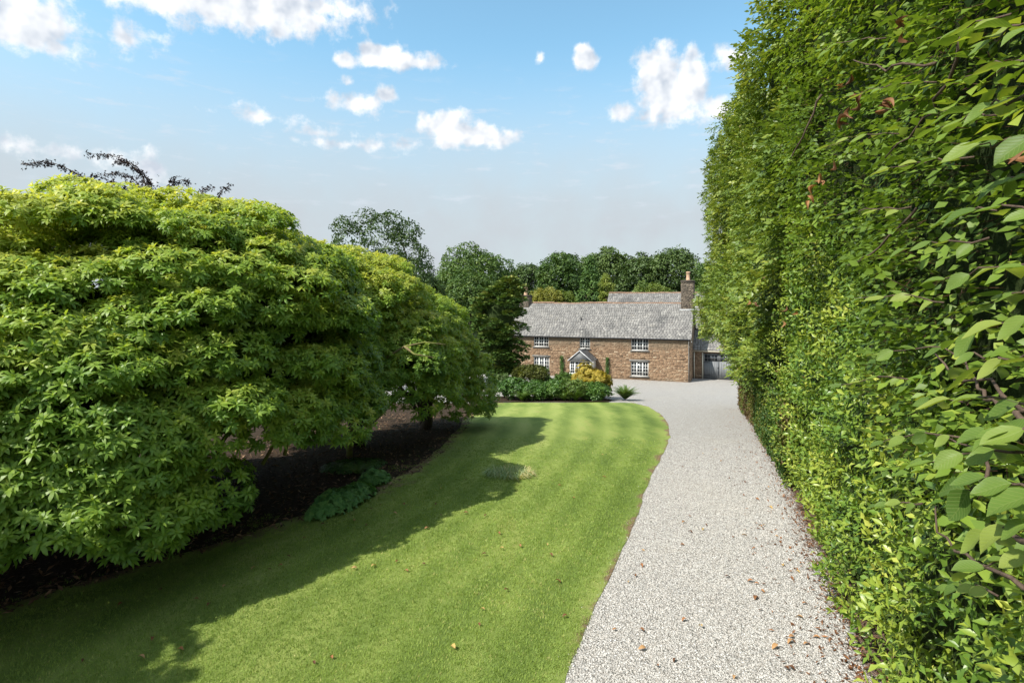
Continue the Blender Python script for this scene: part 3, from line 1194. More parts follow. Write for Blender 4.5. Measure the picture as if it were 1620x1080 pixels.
# gutter and downpipe
V, Fc, _ = tube([W3(-.05, -.22, EAVE - .17), W3(HL / 2, -.22, EAVE - .15), W3(HL + .05, -.22, EAVE - .17)], [.055] * 3, 8)
part('gutter', V, Fc, mat_black, house)
V, Fc, _ = tube([W3(.10, -.17, EAVE - .2), W3(.10, -.07, EAVE - .55), W3(.10, -.07, 1.8), W3(.10, -.07, .05)], [.04] * 4, 8)
part('downpipe', V, Fc, mat_sill, house)
V, Fc, _ = tube([W3(7.6 + .0, .95, 4.8), W3(7.6, .95, 5.05)], [.05, .05], 8)
tv, _z = wall_tz(913.5, 514)
V, Fc, _ = tube([W3(tv, 1.35, 5.1), W3(tv, 1.33, 5.55)], [.07, .07], 8)
part('vent_pipe', V, Fc, mat_black, house)


def chimney(t0, t1, d0, d1, zb, zt, pots, pot_h, seed, parent=None):
    ch = boxes('chimney', [(t0, t1, d0, d1, zb, zt - .18), (t0 - .05, t1 + .05, d0 - .05, d1 + .05, zt - .18, zt - .04), (t0 - .01, t1 + .01, d0 - .01, d1 + .01, zt - .04, zt + .03)], mat_chim, parent)
    items = []
    items.append(stonework(t0, t1, zb, zt - .18, lambda t, d, z: W3(t, d0 - d, z), None, (), seed, .08, .16, .15, .38))
    items.append(stonework(d0, d1, zb, zt - .18, lambda t, d, z: W3(t0 - d, t, z), None, (), seed + 1, .08, .16, .15, .38))
    items.append(stonework(d0, d1, zb, zt - .18, lambda t, d, z: W3(t1 + d, t, z), None, (), seed + 2, .08, .16, .15, .38))
    V, Fc, tn = join(*items)
    part('stonework', V, Fc, mat_chim, ch, tint=tn, kind='stuff')
    for pt in pots:
        dm = (d0 + d1) / 2
        zz = np.array([0, .06, .10, .5, .82, .86, .94, 1.0]) * pot_h + zt
        rr = np.array([.21, .21, .18, .165, .165, .20, .20, .17])
        V, Fc, _ = tube([W3(pt, dm, z) for z in zz], rr, 12)
        part('chimney_pot', V, Fc, mat_terra, ch, smooth=False)
    return ch


t1c, _ = wall_tz(1077.5, 480, 2.4); t0c, _ = wall_tz(1097.5, 480, 2.4)
chm = chimney(t0c, t1c, HD / 2 - .62, HD / 2 + .55, 5.6, 9.02, [(t0c + t1c) / 2 - .02], .82, 41, house)
boxes('flashing', [(t0c - .03, t1c + .12, HD / 2 - .74, HD / 2 - .625, 6.28, 6.37)], mat_lead, chm)
zl = 8.2
chimney(HL - .95, HL + .04, HD / 2 - .5, HD / 2 + .5, 5.6, 7.75, [HL - .45], .85, 51, house)
boxes('verge_board', [(-.16, -.105, -.1, .02, 3.5, 3.6)], mat_white, house)

# rear wing (only its roof shows over the ridge)
tr0, _ = wall_tz(1112, 470, 8.5)
tr1, _ = wall_tz(962, 470, 8.5)
rw = gable_roof(house, tr0, tr1, HD + .3, HD + 7.0, 4.4, 8.02, 61, 'rear_roof')
boxes('rear_wall', [(tr0, tr1, HD + .31, HD + 6.9, -.3, 4.45)], mat_mortar, house)

# porch
pt1, _ = wall_tz(901.5, 590, -2.1); pt0, _ = wall_tz(934.5, 590, -2.1)
pm = (pt0 + pt1) / 2
PD = -2.1
pz_e, pz_r = 1.76, 2.62
boxes('porch_plinth', [(pt0 - .05, pt1 + .05, PD - .05, -.04, -.1, .52)], mat_chim, house)
fr = []
for a, b in ((pt0, pt0 + .1), (pt1 - .1, pt1), (pm - .55, pm - .45), (pm + .45, pm + .55)):
    fr.append((a, b, PD, PD + .1, .52, pz_e - .12))
fr += [(pt0, pt1, PD - .003, PD + .103, pz_e - .12, pz_e), (pt0 - .04, pt1 + .04, PD - .06, PD + .11, .50, .60)]
for (a, b) in ((pt0 + .1, pm - .55), (pm - .45, pm + .45), (pm + .55, pt1 - .1)):
    n = 2 if b - a < .7 else 3
    for k in range(1, n):
        m = a + (b - a) * k / n
        fr.append((m - .013, m + .013, PD + .03, PD + .07, .6, pz_e - .12))
    for k in range(1, 4):
        m = .6 + (pz_e - .72) * k / 4
        fr.append((a, b, PD + .033, PD + .067, m - .013, m + .013))
for t in (pt0, pt1 - .06):
    fr += [(t, t + .06, PD + .1, -.05, .52, pz_e - .003)]
pf = boxes('porch_frame', fr, mat_white, house)
boxes('glass', [(pt0 + .05, pt1 - .05, PD + .045, PD + .055, .6, pz_e - .1)], mat_glass, pf)
# porch roof: two slopes with slates and a slate-hung gable
V = np.array([W3(pt0 - .15, PD - .15, pz_e - .06), W3(pm, PD - .15, pz_r), W3(pt1 + .15, PD - .15, pz_e - .06), W3(pt0 - .15, -.03, pz_e - .06), W3(pm, -.03, pz_r), W3(pt1 + .15, -.03, pz_e - .06)])
pr_ = part('porch_roof', V, np.array([(0, 1, 4), (0, 4, 3), (1, 2, 5), (1, 5, 4), (0, 2, 1), (3, 4, 5), (0, 3, 5), (0, 5, 2)]), mat_porch_slate, house)
items = []
for sgn, tt in ((1, pt0 - .15), (-1, pt1 + .15)):
    sl = (pm - tt) * E_ + (pz_r - pz_e + .06) * UP
    S = np.linalg.norm(sl); sl /= S
    nm = np.cross(sl, N_); nm = nm if nm[2] > 0 else -nm
    items.append(slates(W3(tt, PD - .17, pz_e - .06), N_, sl, nm, -PD + .12, S, .26, .2, seed=71 + sgn))
V, Fc, tn = join(*items)
part('slates', V, Fc, mat_slate, pr_, tint=tn, kind='stuff')
for sgn, tt in ((1, pt0 - .17), (-1, pt1 + .17)):
    q = np.array([(tt, pz_e - .10), (pm, pz_r - .02), (pm, pz_r + .08), (tt, pz_e + .0)])
    V = np.array([W3(a, PD - .22, z) for a, z in q] + [W3(a, PD - .17, z) for a, z in q])
    part('bargeboard', V, BOXF, mat_lead, pr_)
V, Fc, _ = tube([W3(pm, PD - .2, pz_r + .03), W3(pm, -.02, pz_r + .03)], [.07, .07], 8)
part('ridge_tiles', V, Fc, mat_porch_slate, pr_)

# ------------------------------------------------------------------ garage
gs = 2.9                                     # set back behind the house front
gt0, _ = wall_tz(1172, 590, gs); gt1 = -.05   # from right end to house gable
da, _ = wall_tz(1163, 590, gs); db, _ = wall_tz(1112.5, 590, gs)
garage = thing('garage', W3((gt0 + gt1) / 2, gs, 0), 'low stone garage with grey double doors and hipped slate roof beside the farmhouse', 'garage')
GZ = 2.62
gb = gt0 - 2.2
boxes('wall', [(db, gt1, gs, gs + .4, -.2, GZ), (gb, da, gs, gs + .4, -.2, GZ), (da, db, gs + .02, gs + .38, 2.36, GZ), (gb, gt1, gs + 4.6, gs + 5, -.2, GZ), (gb, gb + .4, gs + .4, gs + 4.6, -.2, GZ), (gt1 - .4, gt1, gs + .4, gs + 4.6, -.2, GZ)], mat_mortar, garage)
V, Fc, tn = join(stonework(db + .12, gt1, 0, GZ - .1, lambda t, d, z: W3(t, gs - d, z), None, (), 81), stonework(gb, da - .12, 0, GZ - .1, lambda t, d, z: W3(t, gs - d, z), None, (), 82))
part('stonework', V, Fc, mat_stone, garage, tint=tn, kind='stuff')
boxes('fascia', [(gb - .2, gt1, gs - .2, gs - .15, GZ - .14, GZ + .02)], mat_cream, garage)
for t in (da - .1, db + .0):
    boxes('door_post', [(t, t + .10, gs - .06, gs + .05, 0, 2.40)], mat_cream, garage)
V, Fc, _ = tube([W3(gt1 - .1, gs - .1, GZ - .1), W3(gt1 - .1, gs - .1, 0)], [.045, .045], 8)
part('downpipe', V, Fc, mat_cream, garage)
mid = (da + db) / 2
for (a, b, hs) in ((da, mid - .01, 1), (mid + .01, db, -1)):
    L_ = [(a + .01, b - .01, gs + .06, gs + .11, .04, 1.62), (a + .01, a + .12, gs + .06, gs + .11, 1.62, 2.32), (b - .12, b - .01, gs + .06, gs + .11, 1.62, 2.32), (a + .12, b - .12, gs + .06, gs + .11, 2.22, 2.32)]
    n = 9
    for k in range(1, n):
        m = a + (b - a) * k / n
        L_.append((m - .045 * 1, m + .045, gs + .045, gs + .06, .06, 1.55))
    d = boxes('door', L_, mat_grey_door, garage)
    boxes('glass', [(a + .12, b - .12, gs + .08, gs + .09, 1.62, 2.22)], mat_glass, d)
    bars = []
    for k in range(1, 4):
        m = a + .12 + (b - a - .24) * k / 4
        bars.append((m - .015, m + .015, gs + .06, gs + .075, 1.62, 2.22))
    bars.append((a + .12, b - .12, gs + .062, gs + .078, 1.9, 1.93))
    boxes('glazing_bar', bars, mat_grey_door, d)
    h0, h1 = (a, a + .6) if hs == 1 else (b - .6, b)
    [boxes('hinge', [(h0, h1, gs + .03, gs + .044, z, z + .05)], mat_black, d) for z in (.35, 1.5)]
    if hs == -1:
        boxes('handle', [(a + .05, a + .12, gs + .01, gs + .044, 1.0, 1.12)], mat_black, d)
# hipped roof
re0, re1, rd0, rd1, rz0, rz1 = gb - .3, gt1 + .0, gs - .22, gs + 5.2, GZ, 4.35
rm = (rd0 + rd1) / 2
hip = 2.6
V = np.array([W3(re0, rd0, rz0), W3(re1, rd0, rz0), W3(re1, rd1, rz0), W3(re0, rd1, rz0), W3(re0 + hip, rm, rz1), W3(re1, rm, rz1)])
gr_ = part('roof', V, [np.array([(0, 1, 5, 4), (2, 3, 4, 5), (3, 2, 1, 0)]), np.array([(0, 4, 3), (1, 2, 5)])], mat_sill, garage)
sl = (rm - rd0) * N_ + (rz1 - rz0) * UP; S = np.linalg.norm(sl); sl /= S
nm = -(rz1 - rz0) * N_ + (rm - rd0) * UP; nm /= np.linalg.norm(nm)
it1 = slates(W3(re0, rd0, rz0), E_, sl, nm, re1 - re0, S, seed=91, keep=lambda a, s: a > hip * s / S)
sl2 = hip * E_ + (rz1 - rz0) * UP; S2 = np.linalg.norm(sl2); sl2 /= S2
nm2 = -(rz1 - rz0) * E_ + hip * UP; nm2 /= np.linalg.norm(nm2)
W_ = rd1 - rd0
it2 = slates(W3(re0, rd0, rz0), N_, sl2, nm2, W_, S2, seed=92, keep=lambda a, s: (a > W_ / 2 * s / S2) & (a < W_ - W_ / 2 * s / S2))
V, Fc, tn = join(it1, it2)
part('slates', V, Fc, mat_slate, gr_, tint=tn, kind='stuff')
V, Fc, _ = join(tube([W3(re0, rd0, rz0 + .08), W3(re0 + hip, rm, rz1 + .08)], [.09, .09], 6), tube([W3(re0 + hip, rm, rz1 + .08), W3(re1, rm, rz1 + .08)], [.09, .09], 6))
part('ridge_tiles', V, Fc, mat_sill, gr_)

# ------------------------------------------------------------------ foliage engines
def fib(n, zmin=-1.0, r=rng):
    i = np.arange(n) + .5
    z = 1 - (1 - zmin) * i / n
    a = i * 2.399963 + r.uniform(0, 6)
    q = np.sqrt(np.clip(1 - z * z, 0, 1))
    d = np.stack([q * np.cos(a), q * np.sin(a), z], 1)
    d += r.normal(0, .05, d.shape)
    return d / np.linalg.norm(d, axis=1, keepdims=True)


def hemi(n, axis, maxang, r):
    """n random directions within maxang of +Z, turned to axis"""
    c = 1 - r.random(n) * (1 - math.cos(maxang))
    a = r.random(n) * 2 * PI
    s = np.sqrt(1 - c * c)
    d = np.stack([s * np.cos(a), s * np.sin(a), c], 1)
    M_ = frames(axis[None], np.zeros(1))[0]
    return d @ M_.T


def unit(v):
    return v / (np.linalg.norm(v, axis=-1, keepdims=True) + 1e-9)


def rhodo(name, masses, label, group, ros, dens, trunk_px, seed, pad_r=(.5, .95), n_single=0, trunks=(), tbase=.35):
    r = np.random.default_rng(seed)
    pos, nor, tin = [], [], []
    pads = []
    for mi, (c, rad, zlow) in enumerate(masses):
        c, rad = np.array(c), np.array(rad)
        area = 4 * PI * (((rad[0] * rad[1]) ** 1.6 + (rad[0] * rad[2]) ** 1.6 + (rad[1] * rad[2]) ** 1.6) / 3) ** (1 / 1.6)
        n = int(area / 0.52)
        D = fib(n, -.3, r)
        for d in D:
            p = c + d * rad * r.uniform(.82, 1.02)
            if p[2] < G(p[1]) + zlow + 1.0 * max(0., min(1., (p[0] + 5.8) / 1.8)) * (mi == 0 and len(masses) > 4) or (p[0] / p[1] < -1.35 and p[1] < 5.5 and zlow > .45):
                continue
            inside = False
            for mj, (c2, r2, _) in enumerate(masses):
                if mj != mi and np.sum(((p - np.array(c2)) / np.array(r2)) ** 2) < .72:
                    inside = True
            if inside:
                continue
            nrm = unit(d / rad)
            if p[1] > 6.2 and p[0] / p[1] > -1.0:
                pads.append((p, nrm))
            pr = r.uniform(*pad_r)
            low = np.clip(.7 - (p[2] - G(p[1])) / 2.6, 0, .5)
            ax = unit(nrm * (.55 + .55 * low) + np.array([0, 0, .65 - .45 * low]))
            k = int(2 * PI * pr * pr * .8 * dens)
            back = nrm[1] > .45 and nrm[2] < .5
            if back:
                k = int(k * .55)
            h = hemi(k, ax, R(88 + 22 * low), r)
            p = p - np.array([0, 0, 1.]) * low * r.uniform(-.15, .35)
            q = p + h * pr * np.array([1, 1, .5 + .35 * low]) * r.uniform(.86, 1.05, (k, 1))
            pos.append(q)
            nor.append(unit(h * .42 + np.array([0, 0, .62]) + nrm * .15 + r.normal(0, .2, (k, 3))))
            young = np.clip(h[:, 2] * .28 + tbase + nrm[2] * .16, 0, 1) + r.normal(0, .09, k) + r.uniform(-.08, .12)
            tin.append(young)
    pos, nor, tin = np.concatenate(pos), np.concatenate(nor), np.concatenate(tin)
    keep = pos[:, 2] > G(pos[:, 1]) + .12
    # drop rosettes buried deep in other masses
    for (c2, r2, _) in masses:
        keep &= np.sum(((pos - np.array(c2)) / np.array(r2)) ** 2, 1) > .52
    pos, nor, tin = pos[keep], nor[keep], tin[keep]
    tin = np.clip(tin + (fbm(pos * .55) - .5) * .5, .02, .93)
    sz = r.uniform(.62, 1.02, len(pos))
    Rm = frames(nor, None, r)
    base = trunk_px
    root = thing(name, (base[0], base[1], float(G(base[1]))), label, 'shrub', group)
    sing = np.zeros(len(pos), bool)
    if n_single:
        px = 810 + F * pos[:, 0] / pos[:, 1]; py = HOR - F * (pos[:, 2] - CZ) / pos[:, 1]
        vis = (px > 0) & (px < 1620) & (py > 0) & (py < 1080) & (nor[:, 1] < .5)
        dist = np.where(vis, np.linalg.norm(pos - np.array([0, 0, CZ]), axis=1), 1e9)
        sing[np.argsort(dist)[:n_single]] = True
        mes = [make_mesh('leaf_rosette', t[0], t[1], mat_rhodo, t[2] + .35) for t in ros]
        ro = origin(root)
        for i in np.where(sing)[0]:
            o = bpy.data.objects.new('leaf_rosette', mes[i % len(mes)])
            COL.objects.link(o)
            o.parent = root
            o.matrix_basis = Matrix.Translation(pos[i] - ro) @ Matrix(Rm[i]).to_4x4() @ Matrix.Scale(float(sz[i]), 4)
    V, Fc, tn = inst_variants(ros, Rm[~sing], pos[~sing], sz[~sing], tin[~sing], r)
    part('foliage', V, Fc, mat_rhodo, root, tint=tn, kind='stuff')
    # solid dark core added inside each dome to block light and view
    bm = bmesh.new()
    for (c2, r2, zl_) in masses:
        D = fib(400, -1, r)
        q = np.array(c2) + D * np.array(r2) * (.60 + .10 * fbm(D * 6)[:, None])
        q[:, 2] = np.maximum(q[:, 2], G(q[:, 1]) + zl_ + .75)
        vs = [bm.verts.new(v) for v in q]
        bmesh.ops.convex_hull(bm, input=vs)
    me = bpy.data.meshes.new('inner_core')
    bmesh.ops.translate(bm, verts=bm.verts, vec=Vector(-origin(root)))
    bm.to_mesh(me); bm.free()
    me.materials.append(mat_inner)
    o = bpy.data.objects.new('inner_core', me); COL.objects.link(o); o.parent = root
    # stems
    b = np.array([base[0], base[1], float(G(base[1])) - .1])
    for (px_, py_, Yt, r0) in trunks:
        gx, gy = gp(px_, py_)
        s0 = np.array([gx, gy, float(G(gy)) - .1])
        V, Fc, _ = limb(s0, np.array([gx + r.uniform(-.3, .3), gy + r.uniform(0, .4), s0[2] + 2.2]), r0, r0 * .7, 8, .05, 8, r)
        part('trunk', V, Fc, mat_bark_moss, root, smooth=True)
    V, Fc, _ = limb(b, b + np.array([0, 0, 2.0]), .22, .16, 6, .05, 8, r)
    part('trunk', V, Fc, mat_bark, root, smooth=True)
    idx = r.choice(len(pads), min(18, len(pads)), replace=False)
    for i in idx:
        p, nrm = pads[i]
        s0 = b + np.array([r.uniform(-.25, .25), r.uniform(-.25, .25), r.uniform(.1, 1.6)])
        V, Fc, _ = limb(s0, p - nrm * .25, .07, .018, 8, .10, 5, r)
        part('branch', V, Fc, mat_bark, root, smooth=True)
    return root, pads


def mass(px, py, Y, rx, ry, rz, zlow=.45):
    return (tuple(P(px, py, Y)), (rx, ry, rz), zlow)


# near rhododendron; last mass, out of frame, is added to shade the lawn
rhodo('rhododendron', [((-6.8, 10.0, 4.38), (3.4, 3.6, 4.3), 1.1), ((-5.15, 10.7, 4.95), (1.95, 2.2, 3.6), 1.6), ((-5.75, 8.1, 4.4), (1.45, 1.45, 2.15), 1.1), ((-6.6, 7.5, 4.35), (1.85, 1.45, 2.5), .98), ((-4.5, 10.9, 4.95), (1.25, 1.6, 3.0), 1.55), ((-11.1, 9.7, 4.4), (3.2, 3.5, 3.45), 1.0), ((-8.0, 3.3, 5.2), (1.9, 1.7, 2.3), .4)],
      'broad yellow green domed rhododendron nearest the bottom left corner, its skirt almost on the lawn', 'rhododendrons along the left bed', ROS4, 43, (-6.4, 10.2), 301, n_single=300)
rhodo('rhododendron', [((-4.7, 16.6, 4.2), (2.6, 2.9, 4.0), 1.45), ((-5.1, 14.7, 4.9), (1.6, 1.6, 3.3), 1.7), ((-4.9, 14.9, 4.5), (1.35, 1.2, 2.2), 1.55), ((-3.4, 15.8, 4.1), (1.35, 1.4, 2.4), 1.3)],
      'domed rhododendron standing behind the mossy bare trunk in the middle of the bed', 'rhododendrons along the left bed', ROS2, 31, (-4.6, 16.9), 302, trunks=[(553, 722, 14.5, .085)], tbase=.34)
rhodo('rhododendron', [((-3.4, 20.4, 3.4), (1.8, 2.6, 4.0), 1.5), ((-2.2, 21.2, 3.1), (1.1, 1.6, 2.1), .75)],
      'rhododendron next to the dark conifer, its low branch tip reaching the lawn', 'rhododendrons along the left bed', ROS2, 31, (-3.2, 20.8), 303, tbase=.34)

for pts in ([(560, 600, 14.6), (600, 572, 14.3), (640, 548, 14.2), (672, 541, 14.1), (705, 545, 14.0)], [(640, 548, 14.2), (655, 560, 14.0), (690, 566, 13.9)], [(415, 735, 10.2), (440, 690, 10.4), (455, 640, 10.6)], [(450, 720, 10.6), (462, 670, 10.8), (478, 620, 11.0)]):
    V, Fc, _ = tube([P(*q) for q in pts], np.linspace(.035, .012, len(pts)), 6)
    part('branch', V, Fc, mat_bark_moss, bpy.data.objects['rhododendron.001'] if pts[0][0] != 415 else bpy.data.objects['rhododendron'], smooth=True)

# ------------------------------------------------------------------ hedge on the right
def grid_pts(s0, s1, z0f, z1f, dens_f, r, n):
    """n random points on the hedge face, kept by density function"""
    s = r.uniform(s0, s1, n)
    z0, z1 = z0f(s), z1f(s)
    z = z0 + (z1 - z0) * r.random(n)
    keep = r.random(n) < dens_f(s) * (z1 - z0)
    return s[keep], z[keep]


def hedge_surface(s, z, amp=.35, sc=.8, seed=0):
    """bulging amount of the face and outward normal (in s, u, z axes)"""
    p = np.stack([s * sc, 0 * s + seed, z * sc], -1)
    e = .12
    f0 = fbm(p, 3); fs = fbm(p + np.array([e * sc, 0, 0]), 3); fz = fbm(p + np.array([0, 0, e * sc]), 3)
    return (f0 - .5) * 2 * amp, -(fs - f0) / e * 2 * amp, -(fz - f0) / e * 2 * amp


def su_vec(ds, du, dz):
    return np.stack([ds * ST + du * CT, ds * CT - du * ST, dz], -1)


def hedge_plant(name, label, cat, s0, s1, zl, zh, u0, dens, tmpls, mat, seed, mode, amp=.35, sc=.8, size=(.85, 1.2), tint0=.4, n_single=0, depth=.55, layers=2, area_scale=1.0, leafmesh=None, core=True, tspread=.5, tfun=None):
    """zl, zh: lower and upper height as functions of s (world z); u0: face position function of (s, z)"""
    r = np.random.default_rng(seed)
    ns = int((s1 - s0) * 14 * 60)
    s = r.uniform(s0, s1, ns * 6)
    z = r.uniform(-1, 18, ns * 6)
    area = (s1 - s0) * 19.0
    want = dens(s)                                   # sprays per square metre
    k = (r.random(len(s)) < want * area / len(s)) & (z > zl(s)) & (z < zh(s))
    s, z = s[k], z[k]
    b, ns_, nz_ = hedge_surface(s, z, amp, sc, seed)
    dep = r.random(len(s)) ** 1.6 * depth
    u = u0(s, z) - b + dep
    T = su(s, u, z)
    out = su_vec(-ns_ * -1.0, -np.ones_like(s), -nz_ * -1.0)
    out = unit(out)
    if mode == 'spray':        # flat sprays growing outwards: y axis outward, z axis up-ish
        yd = unit(out * .75 + su_vec(r.normal(-.15, .5, len(s)), r.normal(0, .25, len(s)), r.normal(-.12, .35, len(s))))
        zd = unit(np.array([0, 0, 1.]) + out * .55 + r.normal(0, .3, out.shape))
        xd = unit(np.cross(yd, zd)); zd = np.cross(xd, yd)
        Rm = np.stack([xd, yd, zd], 2)
    else:                       # shoots: z axis along the shoot, outward and up
        zd = unit(out * .75 + np.array([0, 0, .55]) + r.normal(0, .32, out.shape))
        Rm = frames(zd, None, r)
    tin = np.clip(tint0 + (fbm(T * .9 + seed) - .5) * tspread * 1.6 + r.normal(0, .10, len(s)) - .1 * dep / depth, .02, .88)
    if tfun is not None:
        tin = np.clip(tin + tfun(s, z), 0, .95)
    sz = r.uniform(size[0], size[1], len(s))
    sm = (s0 + s1) / 2
    foot = su(sm, u0(np.array(sm), np.array(3.)) + .9, 0)
    root = thing(name, (foot[0], foot[1], float(G(foot[1]))), label, cat, None)
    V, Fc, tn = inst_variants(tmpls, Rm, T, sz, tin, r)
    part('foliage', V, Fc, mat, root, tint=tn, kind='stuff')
    if core:
        # core added to block light: a closed, bumpy body behind the outer leaves
        nS, nZ = max(8, int((s1 - s0) * 2.5)), 26
        S_ = np.linspace(s0 + .1, s1 - .1, nS)
        front, back = [], []
        for si in S_:
            zz = np.linspace(float(zl(np.array(si))) + .05, float(zh(np.array(si))) - .25, nZ)
            sa = np.full(nZ, si)
            bb, _, _ = hedge_surface(sa, zz, amp, sc, seed)
            uu = u0(sa, zz) - bb + depth * .95 + (fbm(np.stack([sa * 5, zz * 5, 0 * zz], -1)) - .5) * .25
            front.append(su(sa, uu, zz)); back.append(su(sa, uu * 0 + u0(sa, zz) + 2.2, zz))
        Fm = np.array(front); Bm = np.array(back)
        V = np.concatenate([Fm.reshape(-1, 3), Bm.reshape(-1, 3)])
        i, j = np.meshgrid(np.arange(nS - 1), np.arange(nZ - 1), indexing='ij')
        a = (i * nZ + j).ravel()
        q = np.stack([a, a + nZ, a + nZ + 1, a + 1], 1)
        o_ = nS * nZ
        fs_ = [q, q[:, ::-1] + o_]
        jj = np.arange(nZ - 1); ii = np.arange(nS - 1)
        fs_.append(np.stack([jj, jj + 1, jj + 1 + o_, jj + o_], 1))
        fs_.append(np.stack([jj + 1, jj, jj + o_, jj + 1 + o_], 1) + (nS - 1) * nZ)
        fs_.append(np.stack([ii * nZ + nZ - 1, (ii + 1) * nZ + nZ - 1, (ii + 1) * nZ + nZ - 1 + o_, ii * nZ + nZ - 1 + o_], 1))
        fs_.append(np.stack([(ii + 1) * nZ, ii * nZ, ii * nZ + o_, (ii + 1) * nZ + o_], 1))
        part('inner_core', V, fs_, mat_inner, root)
    # bare stems
    for kq in range(int((s1 - s0) * .9)):
        sq = r.uniform(s0 + .3, s1 - .3)
        if float(zl(np.array(sq))) > float(gz(sq)) + 1.2 or float(zh(np.array(sq))) < float(gz(sq)) + 2.5:
            continue
        zb = float(G(su(sq, 2, 0)[1]))
        zt = min(float(zh(np.array(sq))) - .5, zb + r.uniform(3, 7))
        uq = float(u0(np.array(sq), np.array((zb + zt) / 2))) + .55
        p0, p1 = su(sq, uq + .3, zb - .1), su(sq + r.uniform(-1, 1), uq + .1, zt)
        V, Fc, _ = limb(p0, p1, .05, .02, 8, .05, 6, r)
        part('stem', V, Fc, mat_twig, root, smooth=True)
    return root, (T, Rm, sz)




def gz(s):
    return G(np.asarray(s) * CT - 1.4 * ST)


def lau_top(s):
    return CZ + np.interp(s, [0, 4.5, 6.5, 8.5, 12, 15, 18], [-1.25, -1.0, -.1, 1.1, 1.7, .4, -1.5]) + (fbm(np.stack([np.asarray(s) * .9, 0 * np.asarray(s), 0 * np.asarray(s) + 4], -1)) - .5) * 1.2


# beech: upper near part
beech, beech_d = hedge_plant('beech_hedge', 'tall beech hedge with large ribbed leaves, nearest on the right and reaching out of frame', 'hedge',
    .9, 13.5, lambda s: lau_top(s) - .5, lambda s: CZ + 6.9 + 0 * s,
    lambda s, z: 1.42 + np.interp(z - CZ, [-2, 0, 3, 7], [.12, 0, .02, .18]) + np.interp(s, [0.9, 2.2, 4], [.25, .05, 0]),
    lambda s: np.interp(s, [.9, 5, 9, 13.5], [66, 62, 52, 44]), BEECH, mat_beech, 401, 'spray', .52, .85, tint0=.42)
laurel, laurel_d = hedge_plant('laurel_hedge', 'glossy yellow green laurel hedge running along the gravel edge under the beech', 'hedge',
    2.6, 15, lambda s: gz(s) + .02, lau_top,
    lambda s, z: 1.36 + np.interp(z - gz(s), [0, .5, 2.2, 4.5], [.20, .02, .05, .06]) + np.interp(s, [2.6, 5, 10, 21], [.12, .05, .12, -.05]),
    lambda s: np.interp(s, [2.6, 6, 12, 21], [72, 66, 50, 40]), LAUR, mat_laurel, 402, 'shoot', .36, 1.0, tint0=.52, tspread=.45)
holm_top = lambda s: CZ + np.interp(s, [10, 13, 17, 24, 30, 36], [5.9, 6.1, 6.8, 8.0, 9.5, 7.5]) + (fbm(np.stack([np.asarray(s) * .7, 0 * np.asarray(s), 0 * np.asarray(s) + 8], -1)) - .5) * 1.6
hedge_plant('evergreen_tree_belt', 'high dense small leaved tree belt leaning over the far end of the drive', 'hedge',
    11.5, 36, lambda s: np.where(s < 20, np.maximum(lau_top(s) - .6, gz(s) + 1.5), gz(s) + np.interp(s, [20, 25, 28, 36], [1.4, 1.9, 3.1, 3.7]) + (fbm(np.stack([s * 1.3, 0 * s, 0 * s + 2], -1)) - .5) * .9), holm_top,
    lambda s, z: 1.35 + np.interp(s, [12, 18, 25, 32, 36], [0, -.15, -.75, -1.5, -1.35]) + np.interp(z - CZ, [-4.5, -2.5, 0, 3, 7, 10], [.5, -.05, -.35, .15, .0, .6]),
    lambda s: np.interp(s, [11, 20, 36], [58, 44, 34]), HOLM, mat_holm, 403, 'spray', .85, .62, size=(1.0, 1.5), tint0=.45, depth=.7)
hedge_plant('clipped_hedge', 'short clipped hedge with a browned bare end at the far end of the drive', 'hedge',
    13, 31.5, lambda s: gz(s) + .03, lambda s: gz(s) + np.interp(s, [13, 24, 31.5], [1.8, 1.95, 1.8]),
    lambda s, z: 1.22 + np.interp(z - gz(s), [0, .5, 1.9], [.1, 0, .12]) + np.interp(s, [13, 24, 31], [.12, .06, -.08]),
    lambda s: np.interp(s, [13, 31], [190, 130]), [leaf_ball(500 + i, 7, .09, .075, .04) for i in range(5)], mat_clip, 404, 'shoot', .10, 1.4, tint0=.46, depth=.3, tspread=.5, tfun=lambda s, z: np.interp(s, [21, 26], [0, 1]) * np.where(fbm(np.stack([s * 1.1, z * .8, 0 * s], -1)) > .46, .36, .1) * np.interp(z - gz(s), [1.2, 1.8], [1, .3]))


# close beech leaves, each a part of its own
def big_leaf(seed, L=.095, W=.062):
    r = np.random.default_rng(seed)
    n = 7
    V, Fc = [], []
    tt = np.linspace(0, 1, n)
    for i, t in enumerate(tt):
        w = W / 2 * (math.sin(PI * t ** .85) ** .8) if 0 < t < 1 else .0008
        zc = -L * .10 * t * t + .004 * math.sin(t * 5 + seed)
        wob = 1 + .06 * math.sin(i * 2.5 + seed)
        V += [(-w * wob, t * L, zc + w * .28), (-w * .5, t * L, zc + w * .05), (0, t * L, zc - .0006), (w * .5, t * L, zc + w * .05), (w * wob, t * L, zc + w * .28)]
    for i in range(n - 1):
        for j in range(4):
            a = i * 5 + j
            Fc.append((a, a + 1, a + 6, a + 5))
    return np.array(V), np.array(Fc)


LEAF_ME = []
for i in range(6):
    V, Fc = big_leaf(i)
    LEAF_ME.append(make_mesh('leaf', V, Fc, mat_beech_near, np.full(len(V), .45), True))
r_ = np.random.default_rng(77)
bo = origin(beech)
n_leaf = 0


